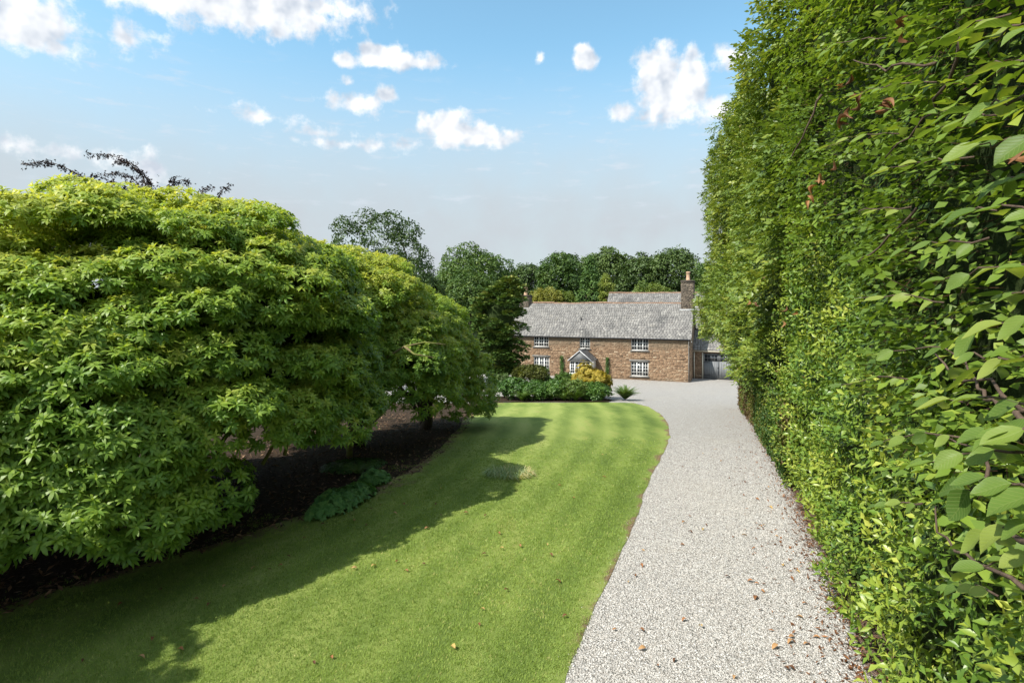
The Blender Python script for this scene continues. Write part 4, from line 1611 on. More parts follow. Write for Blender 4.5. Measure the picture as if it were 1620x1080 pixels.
def close_branch(p0, p1, nleaf, ls):
    """a beech shoot: a twig with two rows of separate leaves"""
    global n_leaf
    p0, p1 = np.array(p0, float), np.array(p1, float)
    n = 9
    t = np.linspace(0, 1, n)[:, None]
    L = np.linalg.norm(p1 - p0)
    pts = p0 * (1 - t) + p1 * t + np.sin(t * PI) * np.array([0, 0, .05 * L]) + r_.normal(0, .006, (n, 3))
    V, Fc, _ = tube(pts, np.linspace(.0042, .0014, n), 5)
    part('twig', V, Fc, mat_twig, beech, smooth=True)
    yd0 = unit(p1 - p0)
    for i in range(nleaf):
        f = .12 + .88 * i / (nleaf - 1)
        p = np.array([np.interp(f, t[:, 0], pts[:, k]) for k in range(3)])
        side = 1 if i % 2 else -1
        zup = unit(np.array([-.25, -.25, 1.]) + r_.normal(0, .28, 3))
        lat = unit(np.cross(yd0, zup)) * side
        yd = yd0 if i == nleaf - 1 else unit(yd0 * r_.uniform(.5, .9) + lat * r_.uniform(.6, .9) + np.array([0, 0, r_.uniform(-.35, .1)]))
        xd = unit(np.cross(yd, zup)); zd = np.cross(xd, yd)
        o = bpy.data.objects.new('leaf', LEAF_ME[r_.integers(0, 6)])
        COL.objects.link(o)
        o.parent = beech
        M_ = np.stack([xd, yd, zd], 1)
        o.matrix_basis = Matrix.Translation(p - bo) @ Matrix(M_).to_4x4() @ Matrix.Scale(ls * r_.uniform(.62, 1.0), 4)
        n_leaf += 1


def near_pt(px, py, Y):
    return P(px, py, Y)


# shoots reaching out of the hedge close to the camera
for (ax, ay, aY, bx_, by_, bY, nl, ls) in [
    (1640, 150, 1.5, 1490, 200, 1.75, 7, 1.0), (1650, 215, 1.35, 1530, 240, 1.5, 6, 1.05), (1660, 330, 1.3, 1500, 345, 1.6, 8, 1.0), (1650, 420, 1.3, 1480, 455, 1.7, 8, 1.0),
    (1650, 500, 1.25, 1530, 535, 1.45, 6, 1.0), (1650, 560, 1.2, 1540, 590, 1.4, 6, 1.05), (1640, 640, 1.35, 1470, 640, 1.7, 7, 1.0), (1650, 715, 1.25, 1460, 735, 1.55, 8, 1.0),
    (1650, 775, 1.15, 1520, 770, 1.35, 8, 1.1), (1650, 830, 1.15, 1530, 850, 1.35, 7, 1.05), (1640, 90, 1.7, 1520, 130, 2.0, 7, 1.0), (1600, 20, 2.0, 1470, 70, 2.3, 8, 1.0),
    (1650, 270, 1.6, 1560, 300, 1.8, 7, 1.0), (1640, 880, 1.4, 1540, 905, 1.6, 6, .95), (1560, 380, 2.0, 1420, 400, 2.3, 8, .95), (1560, 560, 2.0, 1400, 560, 2.4, 8, .95),
    (1540, 250, 2.2, 1400, 270, 2.6, 8, .95), (1520, 690, 2.0, 1390, 700, 2.4, 8, .95), (1500, 480, 2.4, 1350, 470, 2.8, 8, .95), (1480, 130, 2.6, 1350, 150, 3.0, 8, .95),
    (1640, 40, 1.4, 1570, 60, 1.5, 6, .95), (1580, 940, 1.7, 1500, 930, 1.9, 6, .9), (1620, 460, 1.5, 1560, 480, 1.6, 6, .95), (1640, 680, 1.2, 1560, 690, 1.3, 6, 1.0),
    (1440, 330, 2.8, 1310, 345, 3.2, 8, .95), (1440, 600, 2.8, 1320, 610, 3.2, 8, .95), (1420, 210, 3.0, 1300, 235, 3.4, 8, .95), (1400, 60, 3.0, 1300, 80, 3.4, 8, .95), (1460, 800, 2.2, 1380, 800, 2.5, 7, .9), (1580, 180, 1.9, 1480, 180, 2.1, 7, 1.0)]:
    close_branch(near_pt(ax, ay, aY), near_pt(bx_, by_, bY), nl, ls)
# darker boughs in the hedge
for (ax, ay, aY, bx_, by_, bY, rr) in [(1640, 690, 1.9, 1480, 560, 2.9, .012), (1640, 870, 1.6, 1530, 862, 1.9, .012), (1580, 640, 2.2, 1530, 560, 2.6, .010), (1450, 330, 3.6, 1340, 420, 4.2, .010), (1520, 60, 3.0, 1400, 250, 3.8, .012), (1300, 150, 6.0, 1250, 260, 6.4, .014), (1480, 100, 3.2, 1350, 95, 3.9, .010), (1620, 930, 1.7, 1480, 800, 2.4, .008), (1560, 760, 2.2, 1480, 690, 2.7, .008)]:
    V, Fc, _ = limb(P(ax, ay, aY), P(bx_, by_, bY), rr, rr * .35, 9, .08, 6, r_)
    part('branch', V, Fc, mat_twig, beech, smooth=True)


def curled_leaf(seed):
    V, Fc = big_leaf(seed, .10, .05)
    a = V[:, 1] / .10
    V = V.copy()
    V[:, 2] += .03 * np.sin(a * PI) + np.abs(V[:, 0]) * .9
    return V, Fc


DRY_ME = []
for i in range(4):
    V, Fc = curled_leaf(i)
    DRY_ME.append(make_mesh('dry_leaf', V * np.array([.7, 1, 1]), Fc, mat_dry, np.full(len(V), .08), True))
for (px, py, Y, n) in [(1297, 285, 4.6, 4), (1388, 168, 3.6, 4), (1355, 160, 3.8, 4), (1590, 250, 1.7, 3), (1345, 195, 3.8, 2), (1280, 310, 4.8, 2), (1340, 130, 4.0, 2), (1190, 480, 9.0, 3), (1245, 490, 7.2, 3), (1430, 45, 3.4, 3)]:
    for k in range(n):
        o = bpy.data.objects.new('dry_leaf', DRY_ME[r_.integers(0, 4)])
        COL.objects.link(o)
        o.parent = beech
        sc_ = .72 + .03 * Y
        p = P(px + r_.normal(0, 4), py + r_.normal(0, 9), Y - .1)
        dd = unit(np.array([[r_.normal(0, .4), r_.normal(0, .4), -1.0]]))
        fr_ = frames(np.cross(dd, unit(r_.normal(0, 1, (1, 3)))), None, r_)[0]
        o.matrix_basis = Matrix.Translation(p - bo) @ Matrix(fr_).to_4x4() @ Matrix.Scale(sc_, 4)

# ------------------------------------------------------------------ trees and shrubs beyond
def crown_tree(name, label, cat, group, px, top, hw, Y, bottom_py, mat, seed, nleaf, lsize, style='round', zbase=None, tint0=.45, nclump=26, trunk_r=.3, gap=0.0, flat=.8, clump=(.26, .42), tmpl=None):
    r = np.random.default_rng(seed)
    tmpl = tmpl or BALL
    x = (px - 810) / F * Y
    zt = CZ + (HOR - top) / F * Y
    zb_ = CZ + (HOR - bottom_py) / F * Y
    rw_ = hw / F * Y
    if name == 'broadleaf_tree' and not gap:
        gap = .34
    g = float(G(Y)) if zbase is None else zbase
    zb_ = max(zb_, g + .1)
    root = thing(name, (x, Y, g), label, cat, group)
    cz, rz = (zt + zb_) / 2, (zt - zb_) / 2
    C = []
    if style == 'cone':
        for i in range(nclump):
            f = (i + r.random()) / nclump
            rr = rw_ * (1 - f) ** .85 * r.uniform(.45, .9)
            a = r.random() * 2 * PI
            C.append((x + rr * math.cos(a), Y + rr * math.sin(a), zb_ + (zt - zb_) * (f * .93 + .02), rw_ * (.20 + .30 * (1 - f))))
    else:
        D = fib(nclump, -.75, r)
        for d in D:
            k = r.uniform(.55, .80)
            cr = rw_ * r.uniform(*clump)
            C.append((x + d[0] * rw_ * k, Y + d[1] * rw_ * k, cz + d[2] * rz * k * r.uniform(.85, 1.05), cr))
    C = np.array(C)
    w = C[:, 3] ** 2
    cnt = np.maximum(4, (nleaf * w / w.sum())).astype(int)
    pos, nor = [], []
    for c, k in zip(C, cnt):
        h = hemi(k, unit(np.array([c[0] - x, (c[1] - Y), .8 * rw_ + (c[2] - cz)])), R(125), r)
        q = c[:3] + h * c[3] * np.array([1, 1, flat]) * r.uniform(.75, 1.05, (k, 1))
        pos.append(q); nor.append(unit(h * .6 + np.array([0, 0, .5]) + r.normal(0, .35, (k, 3))))
    pos, nor = np.concatenate(pos), np.concatenate(nor)
    if gap:
        kk = fbm(pos * (1.6 / rw_ * 3)) > gap
        pos, nor = pos[kk], nor[kk]
    tin = np.clip(tint0 + (fbm(pos * .8) - .5) * .7 + r.normal(0, .12, len(pos)), 0, 1)
    V, Fc, tn = inst_variants(tmpl, frames(nor, None, r), pos, lsize * r.uniform(.75, 1.3, len(pos)), tin, r)
    part('crown', V, Fc, mat, root, tint=tn)
    th = cz - g
    V, Fc, _ = limb((x, Y, g - .1), (x + r.uniform(-.2, .2) * rw_ * .3, Y, cz + rz * .2), trunk_r, trunk_r * .4, 7, .03, 8, r)
    part('trunk', V, Fc, mat_bark, root, smooth=True)
    for c in C[r.choice(len(C), min(6, len(C)), replace=False)]:
        V, Fc, _ = limb((x, Y, g + max(.2, (cz - g) * r.uniform(.4, .8))), c[:3], trunk_r * .45, trunk_r * .1, 6, .08, 5, r)
        part('limb', V, Fc, mat_bark, root, smooth=True)
    return root


TG = 'trees beyond the farmhouse'
crown_tree('broadleaf_tree', 'dark open crowned oak showing sky through it above the rhododendrons', 'tree', None, 592, 310, 98, 44, 540, mat_oak, 601, 3600, 1.1, nclump=46, trunk_r=.3, gap=.47, clump=(.16, .30))
crown_tree('broadleaf_tree', 'dark leafy tree filling the gap under the open oak and beside the rounded tree', 'tree', TG, 672, 425, 36, 58, 520, mat_oak, 602, 1300, 1.4)
crown_tree('broadleaf_tree', 'large rounded green tree with the widest crown, left of the farmhouse roof', 'tree', TG, 748, 384, 66, 82, 520, mat_wood, 603, 3600, 1.9, nclump=40)
crown_tree('broadleaf_tree', 'lower bushy green tree in front of the widest rounded tree', 'tree', TG, 745, 424, 52, 66, 520, mat_wood, 604, 2600, 1.5, nclump=34, tint0=.5)
crown_tree('broadleaf_tree', 'narrow dark tree standing in the dip of the skyline behind the short chimney', 'tree', TG, 833, 408, 32, 98, 500, mat_dark, 605, 1600, 2.0)
crown_tree('broadleaf_tree', 'rounded mid green tree rising behind the yellow shrub', 'tree', TG, 890, 392, 44, 84, 500, mat_wood, 606, 2600, 1.9, nclump=34, tint0=.38)
crown_tree('broadleaf_tree', 'tall dark broad tree rising behind the green conifer', 'tree', TG, 958, 388, 50, 96, 500, mat_dark, 607, 2800, 2.1, nclump=36, tint0=.55)
crown_tree('broadleaf_tree', 'dark tree between the conifer and the highest dark tree', 'tree', TG, 1012, 394, 40, 92, 500, mat_dark, 608, 2200, 2.0, nclump=30)
crown_tree('broadleaf_tree', 'highest dark tree of the skyline just left of the tall chimney', 'tree', TG, 1066, 380, 52, 90, 505, mat_dark, 609, 3000, 2.0, nclump=38, tint0=.6)
crown_tree('broadleaf_tree', 'mid green tree between the tall chimney and the hedge', 'tree', TG, 1118, 402, 26, 80, 540, mat_wood, 610, 1800, 1.7, nclump=26)
crown_tree('broadleaf_tree', 'small dark tree low on the skyline right of the widest rounded tree', 'tree', TG, 800, 420, 26, 104, 510, mat_dark, 612, 1300, 2.1, tint0=.6)
crown_tree('conifer_tree', 'pointed green conifer rising just behind the farmhouse roof ridge', 'tree', None, 934, 403, 30, 68, 520, mat_conif, 613, 2600, 1.25, 'cone', nclump=60, tint0=.35)
crown_tree('weeping_tree', 'small pale weeping tree tucked against the right side of the pointed conifer', 'tree', None, 960, 426, 13, 65.5, 500, mat_pale, 614, 900, .9)
crown_tree('golden_shrub', 'yellow olive shrub showing above the left part of the roof ridge', 'shrub', None, 866, 453, 27, 65, 500, mat_olive, 615, 1300, 1.0)
crown_tree('golden_shrub', 'yellow green shrub between the olive yellow one and the conifer', 'shrub', None, 893, 456, 20, 66.5, 500, mat_pale, 616, 900, 1.0, tint0=.25)
crown_tree('garden_shrub', 'bright green shrub above the rear roof, nearer the tall chimney', 'shrub', None, 1040, 446, 22, 74, 500, mat_pale, 617, 900, 1.1, tint0=.15)
crown_tree('garden_shrub', 'mid green shrub above the rear roof, left of the brighter shrub', 'shrub', None, 1016, 441, 17, 76, 500, mat_wood, 618, 800, 1.1, tint0=.6)
# far wood that closes the gaps under the crowns
r_ = np.random.default_rng(650)
n = 9000
wx = r_.uniform(-60, 75, n); wy = r_.uniform(112, 128, n)
wz = r_.random(n) * (9.5 + 3.5 * fbm(np.stack([wx * .12, wx * 0, wx * 0], -1)))
V, Fc, tn = inst_variants(BALL, frames(unit(np.stack([r_.normal(0, .4, n), -np.ones(n) * .5, np.ones(n) * .6], 1)), None, r_), np.stack([wx, wy, wz], 1), r_.uniform(2, 3.6, n), np.clip(r_.normal(.4, .18, n), 0, 1), r_)
tag(part('distant_wood', V, Fc, mat_dark, None, tint=tn, kind='stuff'), 'distant dark woodland closing the view behind the trees', 'woodland')


def layered_conifer(name, label, px_list, Y, mat, seed, n_pads, fan_n, size, tint0=.4):
    """irregular conifer: flat fans in tiers; px_list: (py, left px, right px)"""
    r = np.random.default_rng(seed)
    pl = np.array(px_list, float)
    py0, py1 = pl[0, 0], pl[-1, 0]
    xm = (pl[-1, 1] + pl[-1, 2]) / 2
    base = np.array([(xm - 810) / F * Y, Y, float(G(Y))])
    root = thing(name, base, label, 'tree')
    pos, nor, yd_, tin = [], [], [], []
    for i in range(n_pads):
        py = py0 + (py1 - py0) * (i + r.random()) / n_pads
        l, rt = np.interp(py, pl[:, 0], pl[:, 1]), np.interp(py, pl[:, 0], pl[:, 2])
        c = (l + rt) / 2; hw = (rt - l) / 2 / F * Y
        a = r.random() * 2 * PI
        k = hw * r.uniform(.55, 1.0) * .86
        cx, cy_, cz_ = (c - 810) / F * Y + k * math.cos(a), Y + k * math.sin(a), CZ + (HOR - py) / F * Y
        pr = r.uniform(.42, .75) * min(1, hw / 1.2 + .25)
        outd = np.array([math.cos(a), math.sin(a), 0])
        h = hemi(fan_n, unit(outd * .5 + np.array([0, 0, .8])), R(95), r)
        q = np.array([cx, cy_, cz_]) + h * pr * np.array([1, 1, .42]) * r.uniform(.75, 1.05, (fan_n, 1))
        pos.append(q)
        yd_.append(unit(h * np.array([1, 1, .35]) + outd * .5 + r.normal(0, .25, (fan_n, 3)) + np.array([0, 0, .10])))
        tin.append(np.clip(tint0 + r.normal(0, .08, fan_n) + h[:, 2] * .30 + r.uniform(-.12, .1) + .12 * (1 - (py - py0) / (py1 - py0)) ** 2, 0, 1))
    pos, yd, tin = np.concatenate(pos), np.concatenate(yd_), np.concatenate(tin)
    zd = unit(np.array([0, 0, 1.]) + r.normal(0, .35, pos.shape))
    xd = unit(np.cross(yd, zd)); zd = np.cross(xd, yd)
    V, Fc, tn = inst_variants(PLATE, np.stack([xd, yd, zd], 2), pos, size * r.uniform(.7, 1.2, len(pos)), tin, r)
    part('crown', V, Fc, mat, root, tint=tn)
    bm = bmesh.new()
    for py in np.linspace(py0 + 14, py1 - 8, 12):
        l, rt = np.interp(py, pl[:, 0], pl[:, 1]), np.interp(py, pl[:, 0], pl[:, 2])
        for a in np.arange(10) * .628:
            rr = (rt - l) / 2 / F * Y * .45 * r.uniform(.85, 1.1)
            bm.verts.new(np.array([((l + rt) / 2 - 810) / F * Y + rr * math.cos(a), Y + rr * math.sin(a), CZ + (HOR - py) / F * Y]) - base)
    bmesh.ops.convex_hull(bm, input=list(bm.verts))
    me = bpy.data.meshes.new('inner_core'); bm.to_mesh(me); bm.free(); me.materials.append(mat_inner)
    oi = bpy.data.objects.new('inner_core', me); COL.objects.link(oi); oi.parent = root
    zt = CZ + (HOR - py0) / F * Y
    topx = ((pl[0, 1] + pl[0, 2]) / 2 - 810) / F * Y
    V, Fc, _ = limb(base - np.array([0, 0, .1]), (topx, Y, zt - .4), .16, .03, 8, .02, 8, r)
    part('trunk', V, Fc, mat_bark, root, smooth=True)
    for i in range(7):
        f = .25 + .6 * i / 7
        p0 = base + (np.array([topx, Y, zt - .4]) - base) * f
        a = r.random() * 2 * PI
        V, Fc, _ = limb(p0, p0 + np.array([math.cos(a), math.sin(a), .25]) * 1.2, .05, .012, 5, .08, 5, r)
        part('limb', V, Fc, mat_bark, root, smooth=True)
    return root


layered_conifer('cypress_tree', 'dark layered cypress with bronze green tips standing left of the farmhouse',
    [(441, 798, 812), (455, 785, 826), (470, 752, 829), (490, 742, 831), (515, 742, 833), (545, 752, 834), (570, 760, 828), (590, 772, 815), (604, 785, 800)], 43.5, mat_conif, 701, 210, 60, .50, .32)

# bed of shrubs in front of the house
ysq = np.arange(33.3, 38.6, .3)
sheet('shrub_bed', ysq, np.full(len(ysq), -3.2), np.interp(ysq, [33.3, 34.5, 37, 38.6], [5.6, 6.1, 5.9, 4.6]), 30, .03, bpy.data.materials['leaf_mulch'], bump=.05)
SG = None


def shrub(name, label, px, top, hw, Y, mat, seed, nleaf, ls, tint0=.45, cat='shrub', bottom=None, tmpl=None, nclump=16, flat=.8, group=None):
    g = float(G(Y))
    bottom = bottom or (HOR + (CZ - g) / Y * F - 2)
    return crown_tree(name, label, cat, group, px, top, hw, Y, bottom, mat, seed, nleaf, ls, nclump=nclump, trunk_r=.05, gap=.36, tint0=tint0, tmpl=tmpl, flat=flat)


SM = [leaf_ball(800 + i, 7, .12, .11, .06) for i in range(5)]
shrub('laurel_shrub', 'low dark glossy shrub at the left end of the bed beside the lawn', 812, 600, 24, 35.2, mat_bush, 811, 700, 1.2, .25, tmpl=SM)
shrub('laurel_shrub', 'low dark shrub below the leaning bronze maple in the bed', 848, 606, 26, 34.8, mat_bush, 812, 800, 1.2, .35, tmpl=SM)
shrub('laurel_shrub', 'low green shrub in the bed under the left porch climber', 880, 601, 22, 35.0, mat_bush, 813, 800, 1.2, .55, tmpl=SM)
shrub('laurel_shrub', 'low spreading leafy shrub directly below the golden cypress', 908, 601, 26, 34.6, mat_fern, 814, 900, 1.2, .6, tmpl=SM)
shrub('laurel_shrub', 'low leafy shrub at the right end of the bed next to the gravel gap', 942, 606, 24, 34.6, mat_bush, 815, 900, 1.2, .5, tmpl=SM)
shrub('feathery_shrub', 'taller light green feathery shrub just left of the golden cypress', 892, 584, 17, 36.6, mat_fern, 816, 700, 1.2, .5, tmpl=SM)
shrub('bronze_maple', 'small bronze green maple with an open stem in front of the lower left window', 838, 578, 26, 37.0, mat_olive, 817, 1100, 1.1, .05, tmpl=SM, bottom=606)
shrub('dark_shrub', 'round dark green shrub against the lower left window corner', 858, 575, 12, 38.6, mat_dark, 818, 500, 1.2, .5, tmpl=SM)
shrub('dark_shrub', 'dark purple green shrub under the cypress at the far left of the bed', 797, 590, 16, 36.6, mat_dark, 819, 600, 1.2, .4, tmpl=SM)
shrub('golden_cypress', 'bright golden cypress bush in front of the porch, its knob top the highest yellow thing', 935, 586, 31, 36.2, mat_yel, 820, 1700, .75, .68, tmpl=FAN, bottom=622, nclump=30)
gcx = bpy.data.objects['golden_cypress']
r_ = np.random.default_rng(821)
pos = P(928, 586, 36.2) + r_.normal(0, 1, (330, 3)) * np.array([.22, .22, .20])
V, Fc, tn = inst_variants(FAN, frames(unit(pos - P(928, 592, 36.2)), None, r_), pos, r_.uniform(.5, .8, 330), np.clip(r_.normal(.6, .15, 330), 0, 1), r_)
part('crown', V, Fc, mat_yel, gcx, tint=tn)
# climbers by the porch
for (px, lab) in ((889.5, 'slim dark climber on the wall left of the porch'), (961, 'slim dark climber on the wall right of the porch')):
    t, _ = wall_tz(px, 585)
    c = W3(t, -.18, 0)
    rt = thing('wall_climber', c, lab, 'climber', 'climbers either side of the porch')
    n = 200
    zz = r_.random(n) * 1.9
    w = .17 * (1 - .5 * zz / 1.9)
    q = c + E_ * (r_.normal(0, 1, n) * w * .6)[:, None] + N_ * (r_.normal(0, .05, n))[:, None] + UP * zz[:, None]
    V, Fc, tn = inst_variants(SM, frames(unit(-N_ + r_.normal(0, .4, (n, 3))), None, r_), q, r_.uniform(.6, .9, n), np.clip(r_.normal(.35, .15, n), 0, 1), r_)
    part('foliage', V, Fc, mat_bush, rt, tint=tn)
    V, Fc, _ = limb(c, c + UP * 1.8, .02, .008, 6, .02, 5, r_)
    part('stem', V, Fc, mat_bark, rt)


def fern(name, label, px, py, n, L, seed, mat, up=1.0, cat='fern'):
    r = np.random.default_rng(seed)
    x, y = gp(px, py)
    b = np.array([x, y, float(G(y)) + .02])
    root = thing(name, b, label, cat)
    for i in range(n):
        a = i * 2.399 + r.uniform(-.3, .3)
        out = np.array([math.cos(a), math.sin(a), 0])
        l = L * r.uniform(.75, 1.1)
        e0 = R(r.uniform(52, 82)) * up
        k = 15
        pts, ang = [b], e0
        for j in range(k):
            pts.append(pts[-1] + (out * math.cos(ang) + UP * math.sin(ang)) * l / k)
            ang -= R(r.uniform(3.0, 5.5))
        pts = np.array(pts)
        lat = np.cross(out, UP)
        V, Fc = [], []
        for j in range(1, k):
            w = .16 * l * math.sin(PI * (j / k) ** .7) ** .9 + .01
            tg = pts[j + 1] - pts[j - 1]
            for s in (-1, 1):
                m = len(V)
                tip = pts[j] + lat * s * w + tg * .55 - UP * w * .18
                V += [pts[j] - tg * .2, pts[j] + tg * .2, tip]
                Fc.append((m, m + 1, m + 2))
        part('frond', np.array(V), np.array(Fc), mat, root, tint=np.full(len(V), r.uniform(.25, .8)))
    return root


fern('shuttlecock_fern', 'shuttlecock fern standing alone on the gravel at the corner of the lawn', 989, 633, 95, 1.15, 831, mat_fern)
for i, fx in enumerate((872, 893, 911, 930, 950, 826, 852)):
    f_ = fern('fern', 'feathery green fern in the front row of the shrub bed, along the far lawn edge', fx, 634 + .6 * (i % 3), 26, .8 + .12 * (i % 3), 840 + i, mat_fern)
    f_['group'] = 'ferns along the front of the shrub bed'
fern('fern', 'small arching fern in the mulch bed in front of the mossy trunk', 566, 752, 12, .55, 832, mat_fern, .8)

# ivy patch, ground cover clumps and the pale grass tuft
def ground_clump(name, label, pxs, seed, mat, n, leafL, h, cat, tint0=.5, tm=None):
    """pxs: ellipse in ground coordinates given by two pixel ends and a width"""
    r = np.random.default_rng(seed)
    (ax, ay), (bx_, by_), wd = pxs
    a, b = np.array(gp(ax, ay)), np.array(gp(bx_, by_))
    c = (a + b) / 2
    ln = np.linalg.norm(b - a) / 2
    d = (b - a) / (2 * ln); nrm = np.array([-d[1], d[0]])
    root = thing(name, (c[0], c[1], float(G(c[1]))), label, cat)
    q = r.random(n) ** .5; th = r.random(n) * 2 * PI
    lx, ly = q * np.cos(th) * ln, q * np.sin(th) * wd
    xy = c + lx[:, None] * d + ly[:, None] * nrm
    z = G(xy[:, 1]) + .03 + h * np.sqrt(np.clip(1 - q ** 2.2, 0, 1)) * (r.uniform(.55, 1, n)) * (.65 + .7 * fbm(np.stack([xy[:, 0] * 3, xy[:, 1] * 3, 0 * q], -1)))
    pos = np.stack([xy[:, 0], xy[:, 1], z], 1)
    outv = np.stack([np.cos(th) * q * d[0] + np.sin(th) * q * nrm[0], np.cos(th) * q * d[1] + np.sin(th) * q * nrm[1], 0 * q], 1)
    nor = unit(outv * .8 + np.array([0, 0, 1.]) + r.normal(0, .28, (n, 3)))
    V, Fc, tn = inst_variants(tm, frames(nor, None, r), pos, leafL * r.uniform(.7, 1.2, n), np.clip(tint0 + r.normal(0, .16, n), 0, 1), r)
    part('foliage', V, Fc, mat, root, tint=tn, kind='stuff')
    st = []
    for i in r.choice(n, min(60, n), replace=False):
        p = pos[i]
        st.append(tube([np.array([p[0], p[1], float(G(p[1])) - .02]), p], [.004, .002], 4))
    V, Fc, _ = join(*st)
    part('stems', V, Fc, mat, root, tint=np.full(len(V), .2), kind='stuff')
    return root


def lobed(seed, n=5):
    r = np.random.default_rng(seed)
    items = []
    for i in range(n):
        V, Fc = leaf2(1.0, .62, .05, .12)
        items.append((V @ (rot('Z', (i - (n - 1) / 2) * 1.05 + r.uniform(-.1, .1)) @ rot('X', R(r.uniform(-14, 6)))).T, Fc, r.uniform(-.08, .08)))
    return join(*items)


LOB = [lobed(i) for i in range(5)]
ground_clump('groundcover_plant', 'long low mound of fresh green lobed leaves at the edge of the lawn shade', ((490, 826), (588, 776), .36), 841, mat_ger, 1000, .075, .30, 'plant', .5, LOB)
ground_clump('groundcover_plant', 'smaller round mound of green lobed leaves beside the small fern', ((572, 772), (612, 758), .28), 842, mat_ger, 420, .07, .28, 'plant', .5, LOB)
ground_clump('ivy', 'flat dark blue green ivy patch at the foot of the mossy trunk', ((515, 750), (600, 728), .7), 843, mat_bush, 900, .045, .08, 'ivy', .2, LOB)


def grass_tuft():
    r = np.random.default_rng(851)
    x, y = gp(806, 752)
    b = np.array([x, y, float(G(y))])
    root = thing('grass_tuft', b, 'pale tussock of long uncut grass growing alone on the lawn', 'grass tuft')
    items = []
    for i in range(420):
        a = r.random() * 2 * PI
        q = np.sqrt(r.random()) * .42
        p = b + np.array([math.cos(a) * q * 1.25, math.sin(a) * q, 0])
        o = np.array([math.cos(a + r.normal(0, .8)), math.sin(a + r.normal(0, .8)), 0])
        l = r.uniform(.12, .28)
        p1, p2 = p + o * l * .3 + UP * l * .6, p + o * l * .95 + UP * l * .35
        lat = np.cross(o, UP) * .006
        V = np.array([p - lat, p + lat, p1 + lat, p1 - lat, p2])
        items.append((V, np.array([(0, 1, 2), (0, 2, 3), (3, 2, 4)]), float(np.clip(r.normal(.45, .2) + (.5 if o[0] > .6 and q > .25 else 0), 0, 1))))
    V, Fc, tn = join(*items)
    part('blades', V, Fc, mat_tuft, root, tint=tn, kind='stuff')


grass_tuft()

# copper beech whose shoots stand up behind the near rhododendron
def copper():
    r = np.random.default_rng(861)
    Y = 19.5
    b = np.array([P(210, 300, Y)[0], Y, float(G(Y))])
    root = thing('copper_beech', b, 'dark purple copper beech shoots arching up behind the near rhododendron', 'tree')
    hub = P(230, 320, Y)
    V, Fc, _ = limb(b - UP * .1, hub - UP * .8, .16, .08, 8, .03, 8, r)
    part('trunk', V, Fc, mat_bark, root, smooth=True)
    shoots = [[(185, 320), (150, 292), (118, 272), (80, 255), (36, 259)], [(160, 320), (130, 300), (105, 296)], [(232, 315), (236, 285), (215, 262), (180, 245), (136, 243)],
              [(228, 312), (215, 285), (190, 272), (142, 279)], [(220, 310), (200, 295), (175, 285), (165, 292)], [(235, 310), (225, 275), (200, 256), (180, 256)], [(262, 310), (275, 288), (290, 284), (300, 287)], [(265, 312), (268, 290), (280, 280)],
              [(315, 315), (322, 298), (335, 294)], [(345, 315), (352, 300), (367, 291)], [(240, 315), (240, 290), (232, 280)], [(140, 318), (120, 300), (108, 290)], [(212, 318), (200, 300), (150, 290)]]
    allp, ally = [], []
    for si, s in enumerate(shoots):
        yy = Y + r.uniform(-.5, .5)
        pts = np.array([P(px, py, yy) for px, py in s])
        n = 14
        t = np.linspace(0, 1, len(pts)); tt = np.linspace(0, 1, n)
        q = np.stack([np.interp(tt, t, pts[:, k]) for k in range(3)], 1)
        q[1:-1] = (q[:-2] + q[1:-1] * 2 + q[2:]) / 4
        V, Fc, _ = tube(np.vstack([hub - UP * .8, q]), np.concatenate([[.05], np.linspace(.022, .005, n)]), 5)
        part('branch', V, Fc, mat_twig, root, smooth=True)
        L = np.sum(np.linalg.norm(np.diff(q, axis=0), axis=1))
        m = int(L * 60)
        f = r.random(m) ** .9
        p = np.stack([np.interp(f, tt, q[:, k]) for k in range(3)], 1) + r.normal(0, .05, (m, 3)) - UP * (r.random(m) * .10)[:, None]
        allp.append(p)
    p = np.concatenate(allp)
    hb = np.stack([r.normal(P(215, 0, Y)[0], .55, 260), r.normal(Y, .4, 260), r.normal(P(0, 308, Y)[2], .25, 260)], 1)
    p = np.concatenate([p, hb])
    V, Fc, tn = inst_variants([leaf_ball(870 + i, 5, .05, .085, .05) for i in range(5)], frames(unit(r.normal(0, 1, p.shape) + UP * .3), None, r), p, r.uniform(.45, .8, len(p)), np.clip(r.normal(.4, .2, len(p)), 0, 1), r)
    part('crown', V, Fc, mat_copper, root, tint=tn)


copper()
shrub('box_shrub', 'soft fine leaved green shrub poking out of the rhododendron at the left edge', 8, 520, 26, 9.6, mat_clip, 881, 900, .55, .35, tmpl=[leaf_ball(880 + i, 8, .10, .09, .04) for i in range(5)], bottom=600)

# ------------------------------------------------------------------ grass, gravel and litter
def scatter_lawn(n, ymin, ymax):
    y = ymin * (ymax / ymin) ** rng.random(n)
    xl, xr = XL(y), XR(y)
    xl = xl - .9
    x = xl + (xr - xl) * rng.random(n)
    k = (x > XL(y)) | (rng.random(n) < .75 * (1 - (XL(y) - x) / .9) ** 1.5)
    return x[k], y[k]


def tuft_t(seed):
    r = np.random.default_rng(seed)
    items = []
    for i in range(5):
        a = r.random() * 2 * PI
        p = np.array([r.normal(0, .016), r.normal(0, .016), 0])
        o = np.array([math.cos(a), math.sin(a), 0])
        l = r.uniform(.012, .028)
        w = .0028
        lat = np.array([-o[1], o[0], 0]) * w
        V = np.array([p - lat, p + lat, p + o * l * r.uniform(.3, .8) + UP * l])
        items.append((V, np.array([(0, 1, 2)]), r.uniform(-.1, .1)))
    return join(*items)


